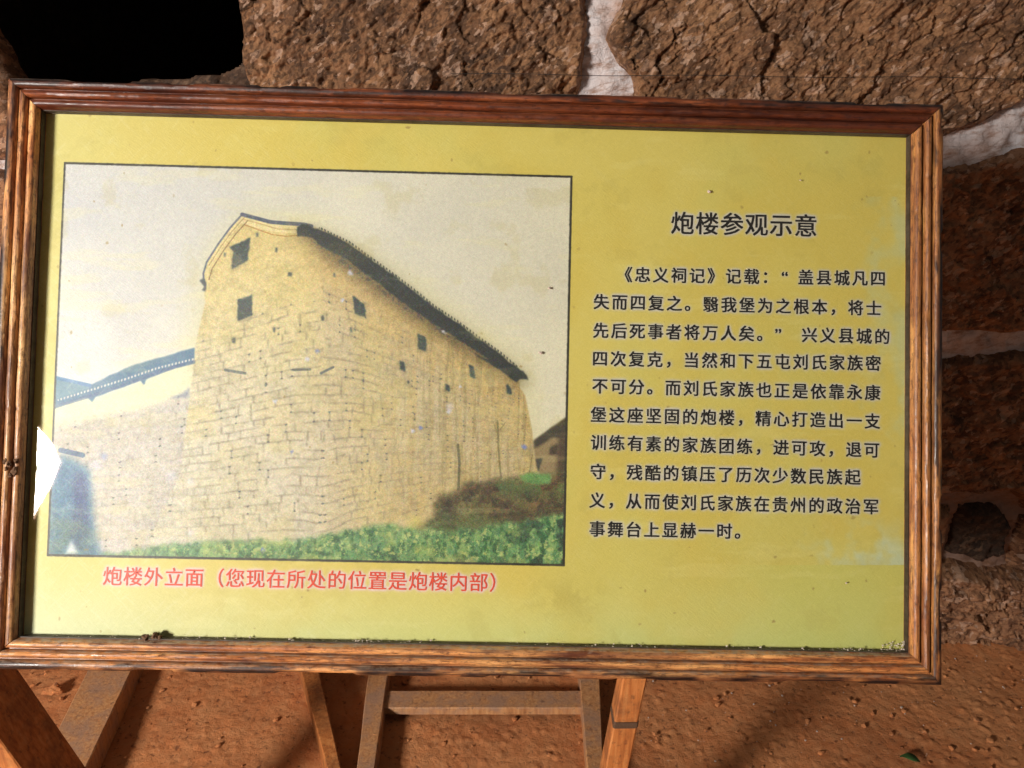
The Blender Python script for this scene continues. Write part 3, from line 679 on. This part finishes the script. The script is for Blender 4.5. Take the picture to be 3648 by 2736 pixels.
kn = [lump('k', (-FW / 2 + 0.024 + dx, -0.118 + dy, -0.001 - abs(dx) * 0.3), r_, None, seed=i, squash=(1, 1.6, 0.8)) for i, (dx, dy, r_) in
      enumerate([(0, 0, 0.0032), (0.006, -0.009, 0.0034), (-0.006, 0.003, 0.0025), (0.007, 0.004, 0.002), (0.002, -0.014, 0.0022), (-0.004, -0.006, 0.002)])]
k_ = join_raw('dark_chip', kn, M_CRUMB_DARK, sign); k_['label'] = 'dark knotted scrap stuck on the left rail'
# insect husks stuck on the glass
for i, (x, y, r_) in enumerate([(2523, 686, 0.0022), (1956, 1028, 0.0022), (1925, 1258, 0.0022), (2847, 645, 0.0012), (1536, 2278, 0.0014), (3010, 2075, 0.0013)]):
    px, py = design(x, y)
    o = link('husk', lump('husk', (px, py, -0.0230), r_, None, seed=40 + i, squash=(1, 0.8, 0.5)), M_PALE, sign)
# grit lying along the bottom ledge and in the lower right corner
rg = random.Random(21); gr = []
for i in range(240):
    t = rg.random(); x = -0.54 + 1.08 * t
    if rg.random() < 0.35: x = rg.gauss(-0.14, 0.05) if rg.random() < 0.5 else rg.gauss(0.50, 0.03)
    x = max(-0.555, min(0.555, x)); r_ = rg.choice([0.0004, 0.0005, 0.0006, 0.0008, 0.0012]) * rg.uniform(0.7, 1.2)
    gr.append(lump('g', (x, -FH / 2 + 0.0368 + rg.random() ** 2 * 0.003, -0.0225 + rg.uniform(0, 0.007)), r_, None, seed=i, sub=1))
for i in range(70):
    a = rg.random() ** 2
    gr.append(lump('g', (0.5625 - rg.random() ** 2 * 0.03, -FH / 2 + 0.0368 + rg.random() ** 2 * 0.012, -0.0230), rg.uniform(0.0004, 0.0012), None, seed=i, sub=1))
g_ = join_raw('grit', gr, M_CRUMB, None); g_.matrix_world = sign.matrix_world.copy()
tag(g_, 'line of pale grit and dust lying on the lower ledge of the sign frame', 'grit', kind='stuff')
for i, (x, y, r_) in enumerate([(-0.4045, 0.0, 0.0042), (-0.396, 0.001, 0.0034), (-0.389, 0.001, 0.0028)]):
    pass
cr = join_raw('crumb', [lump('c', (-0.4045, -FH / 2 + 0.0392, -0.0150), 0.0040, None, seed=3), lump('c', (-0.3935, -FH / 2 + 0.0405, -0.0160), 0.0046, None, seed=4), lump('c', (-0.387, -FH / 2 + 0.0388, -0.0155), 0.003, None, seed=5)], M_CRUMB_DARK)
cr.matrix_world = sign.matrix_world.copy()
tag(cr, 'brown crumb of dried mud on the left part of the lower frame ledge', 'crumb')

# ------------------------------------------------------------------ stone wall
WY = 1.70
wall = None
def mortar_bed():
    xs = np.concatenate([np.arange(-2.6, -1.35, 0.03), np.arange(-1.35, 1.45, 0.007), np.arange(1.45, 2.6, 0.03)])
    zs = np.concatenate([np.arange(-0.1, 2.4, 0.008)])
    X, Z = np.meshgrid(xs, zs, indexing='ij')
    d1, d2, idv, _, _ = cells(X * 14, Z * 14, 91)
    Y = WY + 0.030 + (fbm(X * 9, Z * 9, 90, 4) - 0.5) * 0.030 + (fbm(X * 40, Z * 50, 92, 4) - 0.5) * 0.020 - idv * 0.005 - np.maximum(0, fbm(X * 70, Z * 90, 94, 3) - 0.55) * 0.03
    keep = ~((X[:-1, :-1] > -1.13) & (X[:-1, :-1] < -0.535) & (Z[:-1, :-1] > 1.36))
    me = mesh_from('stone_wall', np.stack([X, Y, Z], -1).reshape(-1, 3), grid_faces(len(xs), len(zs), keep), True)
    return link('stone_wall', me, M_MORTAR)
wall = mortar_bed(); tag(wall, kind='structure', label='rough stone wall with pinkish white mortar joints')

def stone(pts, seed, step=0.004, amp=1.0, base=0.0, edge=0.022, slant=38, mat=None, label=None, red=False):
    P = np.array(pts); m = 0.02
    xs = np.arange(P[:, 0].min() - m, P[:, 0].max() + m, step); zs = np.arange(P[:, 1].min() - m, P[:, 1].max() + m, step)
    X, Z = np.meshgrid(xs, zs, indexing='ij')
    Xw = X + (fbm(X * 13, Z * 13, seed, 5) - 0.5) * 0.034; Zw = Z + (fbm(X * 13, Z * 13, seed + 20, 5) - 0.5) * 0.034
    inside = np.zeros(X.shape, bool); dist = np.full(X.shape, 9.0); n = len(P)
    for i in range(n):
        (x1, y1), (x2, y2) = P[i], P[(i + 1) % n]
        if y1 != y2: inside ^= ((y1 > Zw) != (y2 > Zw)) & (Xw < (x2 - x1) * (Zw - y1) / (y2 - y1) + x1)
        vx, vy = x2 - x1, y2 - y1; t = np.clip(((Xw - x1) * vx + (Zw - y1) * vy) / (vx * vx + vy * vy), 0, 1)
        dist = np.minimum(dist, np.hypot(Xw - x1 - t * vx, Zw - y1 - t * vy))
    sd = np.where(inside, dist, -dist)
    ca, sa = math.cos(R(slant)), math.sin(R(slant)); U = X * ca + Z * sa; V_ = -X * sa + Z * ca
    h = 0
    for sc, a, sds in ((6.5, 0.016, 1), (15, 0.012, 2), (34, 0.0080, 3), (75, 0.0042, 4)):
        d1, d2, idv, gx_, gy_ = cells(U * sc * 0.8 + fbm(X * sc, Z * sc, seed + sds, 2), V_ * sc * 1.25, seed + sds * 11)
        h = h + a * ((idv - 0.5) * 0.22 + gx_ * (idv * 2 - 1) * 1.0 + gy_ * (np.sin(idv * 40)) * 1.0 - sstep(0.10, 0.0, d2 - d1) * 0.0)
    h = h + (fbm(X * 5, Z * 5, seed + 3, 3) - 0.5) * 0.060
    h = h + (0.5 - np.abs(fbm(U * 28, V_ * 55, seed + 4, 4) - 0.5) * 2) * 0.012 + (fbm(X * 120, Z * 120, seed + 6, 3) - 0.5) * 0.003
    h = h + np.maximum(0, fbm(U * 40, V_ * 75, seed + 8, 4) - 0.52) * 0.020 - np.maximum(0, fbm(U * 32, V_ * 60, seed + 9, 4) - 0.68) * 0.02
    d1, d2, idv, gx_, gy_ = cells(U * 60 + fbm(X * 30, Z * 30, seed + 31, 2) * 1.5, V_ * 95, seed + 32)
    rough_ = sstep(0.40, 0.60, fbm(X * 7, Z * 7, seed + 33, 3))
    h = h + (idv - 0.5) * 0.005 * rough_ + (fbm(X * 150, Z * 150, seed + 34, 3) - 0.5) * 0.008 * rough_
    h = h * amp
    prof = sstep(-0.006, edge, sd)
    Y = WY + 0.055 - prof * (0.062 + base) - h * prof
    g0, g1 = np.gradient(sd, xs, zs); gg = np.maximum(g0 ** 2 + g1 ** 2, 0.3); sh = np.where((sd < -0.004) & (sd > -0.004 - 2.2 * step), (-0.004 - sd) / gg, 0)
    X = X + g0 * sh; Z = Z + g1 * sh
    Y = np.where(sd < -0.004, WY + 0.10, Y)
    keep = (np.maximum(np.maximum(sd[:-1, :-1], sd[1:, :-1]), np.maximum(sd[:-1, 1:], sd[1:, 1:])) > -0.004)
    me = mesh_from('stone', np.stack([X, Y, Z], -1).reshape(-1, 3), grid_faces(len(xs), len(zs), keep), False)
    o = link('stone', me, mat or (M_STONE_RED if red else M_STONE), wall)
    if label: o['label'] = label
    return o
# course A (top, its upper part above the frame)
stone([(-0.575, 1.75), (-0.556, 1.60), (-0.553, 1.50), (-0.562, 1.44), (-0.552, 1.40), (-0.53, 1.30), (-0.48, 1.22), (0.10, 1.24), (0.13, 1.33), (0.142, 1.40), (0.160, 1.44), (0.168, 1.48), (0.157, 1.54), (0.150, 1.75)], 101, 0.0024,
      label='long rough stone right of the dark opening')
stone([(0.220, 1.75), (0.216, 1.55), (0.188, 1.48), (0.212, 1.44), (0.232, 1.40), (0.246, 1.36), (0.27, 1.26), (0.60, 1.25), (0.93, 1.285), (1.00, 1.300), (1.07, 1.345), (1.16, 1.42), (1.18, 1.75)], 107, 0.0024,
      label='long rough stone at the upper right')
stone([(1.20, 1.75), (1.19, 1.42), (1.12, 1.34), (1.18, 1.27), (2.0, 1.25), (2.0, 1.75)], 109, 0.008)
# above
stone([(-0.58, 2.3), (-0.58, 1.80), (0.5, 1.79), (0.5, 2.3)], 113, 0.012); stone([(0.55, 2.3), (0.55, 1.79), (2.0, 1.79), (2.0, 2.3)], 114, 0.012)
# left jamb and sill of the opening
stone([(-2.2, 2.3), (-2.2, 1.26), (-1.6, 1.235), (-1.0, 1.235), (-1.045, 1.36), (-1.10, 1.50), (-1.12, 1.90), (-1.12, 2.3)], 117, 0.006, red=True, slant=60, label='reddish brown jamb stone left of the dark opening')
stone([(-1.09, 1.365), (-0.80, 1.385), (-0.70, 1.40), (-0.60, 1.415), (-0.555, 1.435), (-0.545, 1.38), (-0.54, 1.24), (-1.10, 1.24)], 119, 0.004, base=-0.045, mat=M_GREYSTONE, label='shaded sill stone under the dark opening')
# course B
stone([(0.28, 1.215), (0.60, 1.22), (0.93, 1.225), (1.00, 1.228), (1.08, 1.262), (1.14, 1.28), (1.50, 1.24), (1.50, 0.85), (1.16, 0.852), (1.00, 0.845), (0.80, 0.85), (0.30, 0.85)], 121, 0.0035, red=True, slant=48,
      label='shaded stone right of the sign, second course')
stone([(-0.45, 1.20), (0.25, 1.21), (0.25, 0.85), (-0.45, 0.85)], 123, 0.010); stone([(-1.27, 1.240), (-0.49, 1.20), (-0.49, 0.84), (-1.25, 0.84)], 125, 0.008, red=True); stone([(-2.2, 1.24), (-1.27, 1.24), (-1.29, 0.84), (-2.2, 0.84)], 126, 0.008, red=True)
stone([(1.54, 1.21), (2.2, 1.21), (2.2, 0.85), (1.54, 0.85)], 127, 0.012)
# course C
stone([(0.66, 0.795), (1.02, 0.796), (1.20, 0.812), (1.56, 0.80), (1.56, 0.40), (1.30, 0.375), (1.24, 0.44), (1.05, 0.43), (0.66, 0.41)], 131, 0.0035, red=True, slant=20, label='shaded stone right of the sign, third course')
stone([(-0.10, 0.79), (0.62, 0.79), (0.62, 0.41), (-0.10, 0.41)], 133, 0.010, red=True); stone([(-0.85, 0.80), (-0.14, 0.79), (-0.14, 0.40), (-0.85, 0.40)], 135, 0.010, red=True); stone([(-1.9, 0.80), (-0.89, 0.80), (-0.89, 0.40), (-1.9, 0.40)], 137, 0.008, red=True)
stone([(1.60, 0.80), (2.2, 0.80), (2.2, 0.4), (1.60, 0.4)], 138, 0.012)
# foot of the wall: broken stones
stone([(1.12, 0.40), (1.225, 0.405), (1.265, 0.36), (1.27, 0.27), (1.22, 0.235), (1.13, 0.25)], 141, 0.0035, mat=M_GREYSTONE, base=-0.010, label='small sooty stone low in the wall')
stone([(1.285, 0.37), (1.60, 0.38), (1.60, 0.20), (1.29, 0.215), (1.290, 0.26)], 143, 0.004, red=True)
stone([(0.60, 0.40), (1.115, 0.40), (1.118, 0.23), (0.60, 0.22)], 145, 0.006, red=True)
stone([(0.90, 0.215), (1.15, 0.240), (1.28, 0.220), (1.75, 0.19), (1.75, -0.05), (0.90, -0.05)], 147, 0.0035, red=True, amp=1.3, base=0.02, slant=-10, label='crumbling reddish foot of the wall at the right')
stone([(-0.2, 0.37), (0.56, 0.37), (0.56, 0.19), (-0.2, 0.19)], 149, 0.012, red=True); stone([(-0.4, 0.17), (0.86, 0.17), (0.86, -0.05), (-0.4, -0.05)], 151, 0.010, red=True, base=0.02)
stone([(-1.9, 0.37), (-0.24, 0.37), (-0.24, 0.19), (-1.9, 0.19)], 153, 0.012, red=True); stone([(-1.9, 0.16), (-0.44, 0.17), (-0.44, -0.05), (-1.9, -0.05)], 155, 0.012, red=True)

# dark passage behind the opening
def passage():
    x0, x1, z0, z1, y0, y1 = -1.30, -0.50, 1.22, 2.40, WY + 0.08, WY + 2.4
    n = 24; V = []; F = []
    def pane(o_, a, b, flip):
        nonlocal V, F
        base = len(V)
        for i in range(n + 1):
            for j in range(n + 1):
                p = np.array(o_) + np.array(a) * i / n + np.array(b) * j / n
                w = (math.sin(p[0] * 13 + p[2] * 9) * math.sin(p[1] * 11 + p[2] * 7)) * 0.012
                V.append(tuple(p + w))
        for i in range(n):
            for j in range(n):
                q = base + i * (n + 1) + j; f = (q, q + n + 1, q + n + 2, q + 1); F.append(f[::-1] if flip else f)
    pane((x0, y0, z0), (x1 - x0, 0, 0), (0, y1 - y0, 0), False); pane((x0, y0, z1), (x1 - x0, 0, 0), (0, y1 - y0, 0), True)
    pane((x0, y0, z0), (0, y1 - y0, 0), (0, 0, z1 - z0), False); pane((x1, y0, z0), (0, y1 - y0, 0), (0, 0, z1 - z0), True)
    pane((x0, y1, z0), (x1 - x0, 0, 0), (0, 0, z1 - z0), True)
    o = link('recess', mesh_from('recess', V, F, True), M_SHADE_STONE, wall); o['label'] = 'deep unlit opening in the wall'
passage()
def lamp_mask_wall():  # unseen slab added as a mask; its hole shapes the lamp's reflection
    H = [(-0.0258, 0.2368), (0.0967, 0.1352), (0.1432, 0.0666), (0.1352, -0.0271), (0.1092, -0.1375), (0.0917, -0.2438), (-0.10, -0.32), (-0.36, -0.22), (-0.38, 0.16), (-0.20, 0.25)]
    cx, cy = -0.1, 0.0; V = []; F = []; n = len(H)
    for z in (0.0, 0.04):
        for (a, b) in H: V.append((a, b, z))
        for (a, b) in H:
            dx, dy = a - cx, b - cy; k = min((1.3 / abs(dx)) if dx else 9e9, ((1.1 if dy > 0 else 1.6) / abs(dy)) if dy else 9e9); V.append((cx + dx * k, cy + dy * k, z))
    for i in range(n):
        j = (i + 1) % n
        F += [(i, j, n + j, n + i), (2 * n + i, 3 * n + i, 3 * n + j, 2 * n + j), (i, 2 * n + i, 2 * n + j, j)]
    o = link('lamp_mask_wall', mesh_from('lamp_mask_wall', V, F), M_STONE_RED); o.matrix_world = OPEN_M; tag(o, kind='structure')
lamp_mask_wall()

# thin wire strung along the wall
def tube(name, pts, r_, mat, parent=None, k=6):
    V = []; F = []
    for i, p in enumerate(pts):
        for a in range(k):
            t = a / k * 2 * math.pi; V.append((p[0], p[1] + r_ * math.cos(t), p[2] + r_ * math.sin(t)))
    for i in range(len(pts) - 1):
        for a in range(k):
            F.append((i * k + a, i * k + (a + 1) % k, (i + 1) * k + (a + 1) % k, (i + 1) * k + a))
    return link(name, mesh_from(name, V, F, True), mat, parent)
wp = [(-0.12 + i * 0.045, 1.638 + 0.006 * math.sin(i * 1.1), 1.407 - 0.010 * i / 30 + 0.0012 * math.sin(i * 0.7)) for i in range(32)]
w_ = tube('wire', wp, 0.0007, M_WIRE); tag(w_, 'thin dark wire strung level across the upper stones of the wall', 'wire')

# ------------------------------------------------------------------ earth floor
def floor():
    xs = np.concatenate([np.arange(-3.2, -1.7, 0.05), np.arange(-1.7, 1.7, 0.0048), np.arange(1.7, 3.2, 0.05)])
    ys = np.concatenate([np.arange(-2.6, 1.1, 0.05), np.arange(1.1, 1.80, 0.0048), np.arange(1.80, 2.0, 0.05)])
    X, Y = np.meshgrid(xs, ys, indexing='ij')
    Z = (fbm(X * 3, Y * 3, 201, 3) - 0.5) * 0.016 + (fbm(X * 22, Y * 22, 202, 4) - 0.5) * 0.005
    d1, d2, idv, _, _ = cells(X * 45, Y * 45, 203)
    Z += np.where(idv > 0.72, 0.0045 * np.clip(1 - d1 * 2.2, 0, 1), 0) * sstep(0.45, 0.6, fbm(X * 6, Y * 6, 204, 3))
    Z += (fbm(X * 90, Y * 90, 205, 2) - 0.5) * 0.003 - 0.004
    Z += 0.02 * sstep(1.62, 1.80, Y + (fbm(X * 7, Y * 7, 206, 3) - 0.5) * 0.15)
    me = mesh_from('ground', np.stack([X, Y, Z], -1).reshape(-1, 3), grid_faces(len(xs), len(ys)), True)
    tag(link('ground', me, M_EARTH), kind='structure')
floor()
# pebbles and crumbs of earth
rg = random.Random(77)
def scatter(name, n, mat, rmin, rmax, box, seed):
    r_ = random.Random(seed); ms = []
    for i in range(n):
        x = r_.uniform(box[0], box[1]); y = r_.uniform(box[2], box[3]); r0 = rmin + (rmax - rmin) * r_.random() ** 3
        ms.append(lump('p', (x, y, r0 * 0.3), r0, None, seed=seed + i, squash=(1, 1, 0.7), sub=1))
    return join_raw(name, ms, mat)
tag(scatter('earth_crumbs', 520, M_EARTH, 0.0012, 0.0075, (-1.4, 1.4, 1.2, 1.66), 300), 'reddish crumbs of earth scattered over the floor', 'earth crumbs', kind='stuff')
tag(scatter('white_chips', 170, M_PALE, 0.0007, 0.0030, (0.3, 1.35, 1.25, 1.66), 900), 'tiny white chips scattered on the floor at the lower right', 'chips', kind='stuff')
c_ = link('clod', lump('clod', (-1.115, 1.50, 0.012), 0.017, None, seed=8, squash=(1.2, 0.8, 0.7), sub=3), M_EARTH); tag(c_, 'pale brown clod of earth on the floor beside the left leg', 'clod')

def leaf():
    V = []; F = []
    for i in range(9):
        t = i / 8; w = 0.011 * math.sin(math.pi * (t ** 0.8)) + 0.0002
        V += [(t * 0.04, -w, 0.012 + 0.006 * math.sin(t * 3)), (t * 0.04, 0, 0.009 + 0.006 * math.sin(t * 3)), (t * 0.04, w, 0.013 + 0.006 * math.sin(t * 3))]
    for i in range(8):
        a = i * 3; F += [(a, a + 3, a + 4, a + 1), (a + 1, a + 4, a + 5, a + 2)]
    o = link('leaf', mesh_from('leaf', V, F, True), M_LEAF); o.location = (0.885, 1.285, 0.0); o.rotation_euler = (0, 0, R(160))
    so = o.modifiers.new('thickness', 'SOLIDIFY'); so.thickness = 0.0006
    tag(o, 'small green leaf on the floor at the bottom right', 'leaf')
leaf()

# ------------------------------------------------------------------ wooden stands
def board(name, LE, RE, yf, t, ztop, mat, parent, zbot=0.0, lean=0.0, seed=0):
    """upright board: front face given by two (height, x) points on its left and on its right edge, from the ground to ztop"""
    def ex(z, e): return e[0][1] + (e[1][1] - e[0][1]) * (z - e[0][0]) / (e[1][0] - e[0][0])
    n = 14; V = []; F = []; r_ = random.Random(seed); bev = 0.0022
    for i in range(n + 1):
        z = zbot + (ztop - zbot) * i / n; l = ex(z, LE); rr = ex(z, RE); y = yf + lean * z
        j = [r_.uniform(-0.0006, 0.0006) for _ in range(8)]
        V += [(l + bev + j[0], y + j[1], z), (rr - bev + j[2], y + j[3], z), (rr + j[4], y + bev, z), (rr + j[5], y + t - bev, z), (rr - bev, y + t, z), (l + bev, y + t, z), (l + j[6], y + t - bev, z), (l + j[7], y + bev, z)]
    for i in range(n):
        for k in range(8):
            F.append((i * 8 + k, i * 8 + (k + 1) % 8, (i + 1) * 8 + (k + 1) % 8, (i + 1) * 8 + k))
    F += [tuple(range(7, -1, -1)), tuple(range(n * 8, n * 8 + 8))]
    return link(name, mesh_from(name, V, F), mat, parent)
def stand(name, loc, label, cat, group=None):
    e = bpy.data.objects.new(name, None); COL.objects.link(e); tag(e, label, cat, group); return e
def slab(name, LE, RE, h, y0, y1, mat, parent=None, z0=-0.004, seed=0):
    """board lying on the ground: top face given by two (x, y) points on its left and right edges"""
    def ex(y, e): return e[0][0] + (e[1][0] - e[0][0]) * (y - e[0][1]) / (e[1][1] - e[0][1])
    n = 16; V = []; F = []; r_ = random.Random(seed); b = 0.0022
    for i in range(n + 1):
        y = y0 + (y1 - y0) * i / n; l = ex(y, LE); rr = ex(y, RE); j = [r_.uniform(-0.0008, 0.0008) for _ in range(6)]
        V += [(l + b, y, h + j[0]), (rr - b, y, h + j[1]), (rr + j[2], y, h - b), (rr + j[3], y, z0), (l + j[4], y, z0), (l + j[5], y, h - b)]
    for i in range(n):
        for k in range(6): F.append((i * 6 + k, (i + 1) * 6 + k, (i + 1) * 6 + (k + 1) % 6, i * 6 + (k + 1) % 6))
    F += [tuple(range(6)), tuple(range(n * 6 + 5, n * 6 - 1, -1))]
    return link(name, mesh_from(name, V, F), mat, parent)
def rail(name, x0, x1, LF, LB, z0, z1, mat, parent, seed):
    n = 20; V = []; F = []; r_ = random.Random(seed); b = 0.0022
    for i in range(n + 1):
        x = x0 + (x1 - x0) * i / n; j = [r_.uniform(-0.0005, 0.0005) for _ in range(4)]
        V += [(x, LF + j[0], z0), (x, LF + j[1], z1 - b), (x, LF + b, z1 + j[2]), (x, LB - b, z1 + j[3]), (x, LB, z1 - b), (x, LB, z0)]
    for i in range(n):
        for k in range(6): F.append((i * 6 + k, i * 6 + (k + 1) % 6, (i + 1) * 6 + (k + 1) % 6, (i + 1) * 6 + k))
    F += [tuple(range(5, -1, -1)), tuple(range(n * 6, n * 6 + 6))]
    return link(name, mesh_from(name, V, F), mat, parent)
o = slab('wide_board', ((-1.0323, 1.5113), (-0.9948, 1.2894)), ((-0.9252, 1.5093), (-0.8856, 1.2261)), 0.055, 1.02, 1.60, M_OLD, seed=1)
tag(o, 'wide dusty grey brown board lying on the earth floor at the lower left', 'board')
o = slab('batten', ((-0.5025, 1.4919), (-0.4097, 1.2821)), ((-0.4601, 1.4919), (-0.3537, 1.2214)), 0.060, 1.04, 1.62, M_NEW, seed=2)
tag(o, 'narrow orange batten lying slantwise on the floor between the wide board and the ladder frame', 'batten')
ST2 = stand('ladder_frame', None, 'dusty wooden ladder frame with a cross rail lying on the floor below the sign', 'wooden frame')
slab('upright', ((-0.3494, 1.5044), (-0.3249, 1.2356)), ((-0.3018, 1.5044), (-0.2873, 1.2356)), 0.045, 1.00, 1.63, M_OLD, ST2, seed=3)
slab('upright', ((0.1631, 1.4957), (0.1575, 1.2356)), ((0.2119, 1.4957), (0.1915, 1.2356)), 0.045, 1.00, 1.63, M_OLD, ST2, seed=4)
rail('cross_rail', -0.300, 0.166, 1.4165, 1.4735, 0.016, 0.035, M_OLD, ST2, 5)
rail('cross_rail', -0.292, 0.158, 1.06, 1.117, -0.002, 0.035, M_OLD, ST2, 6)
ST3 = stand('prop_leg', None, 'slanted board in the bottom left corner, crossing the wide dusty board', 'prop')
board('board', ((0.452, -0.812), (0.399, -0.794)), ((0.452, -0.7686), (0.3994, -0.7506)), 0.90, 0.095, 0.76, M_NEW, ST3, seed=7)
ST4 = stand('prop_leg', None, 'bright orange slanted leg with a dark band, right of the ladder frame', 'prop')
board('board', ((0.520, 0.170), (0.347, 0.151)), ((0.520, 0.207), (0.347, 0.188)), 0.95, 0.040, 0.92, M_NEW, ST4, seed=8)
board('band', ((0.520, 0.1692), (0.347, 0.1502)), ((0.520, 0.2078), (0.347, 0.1888)), 0.9492, 0.0416, 0.440, M_BACK, ST4, zbot=0.428, seed=9)
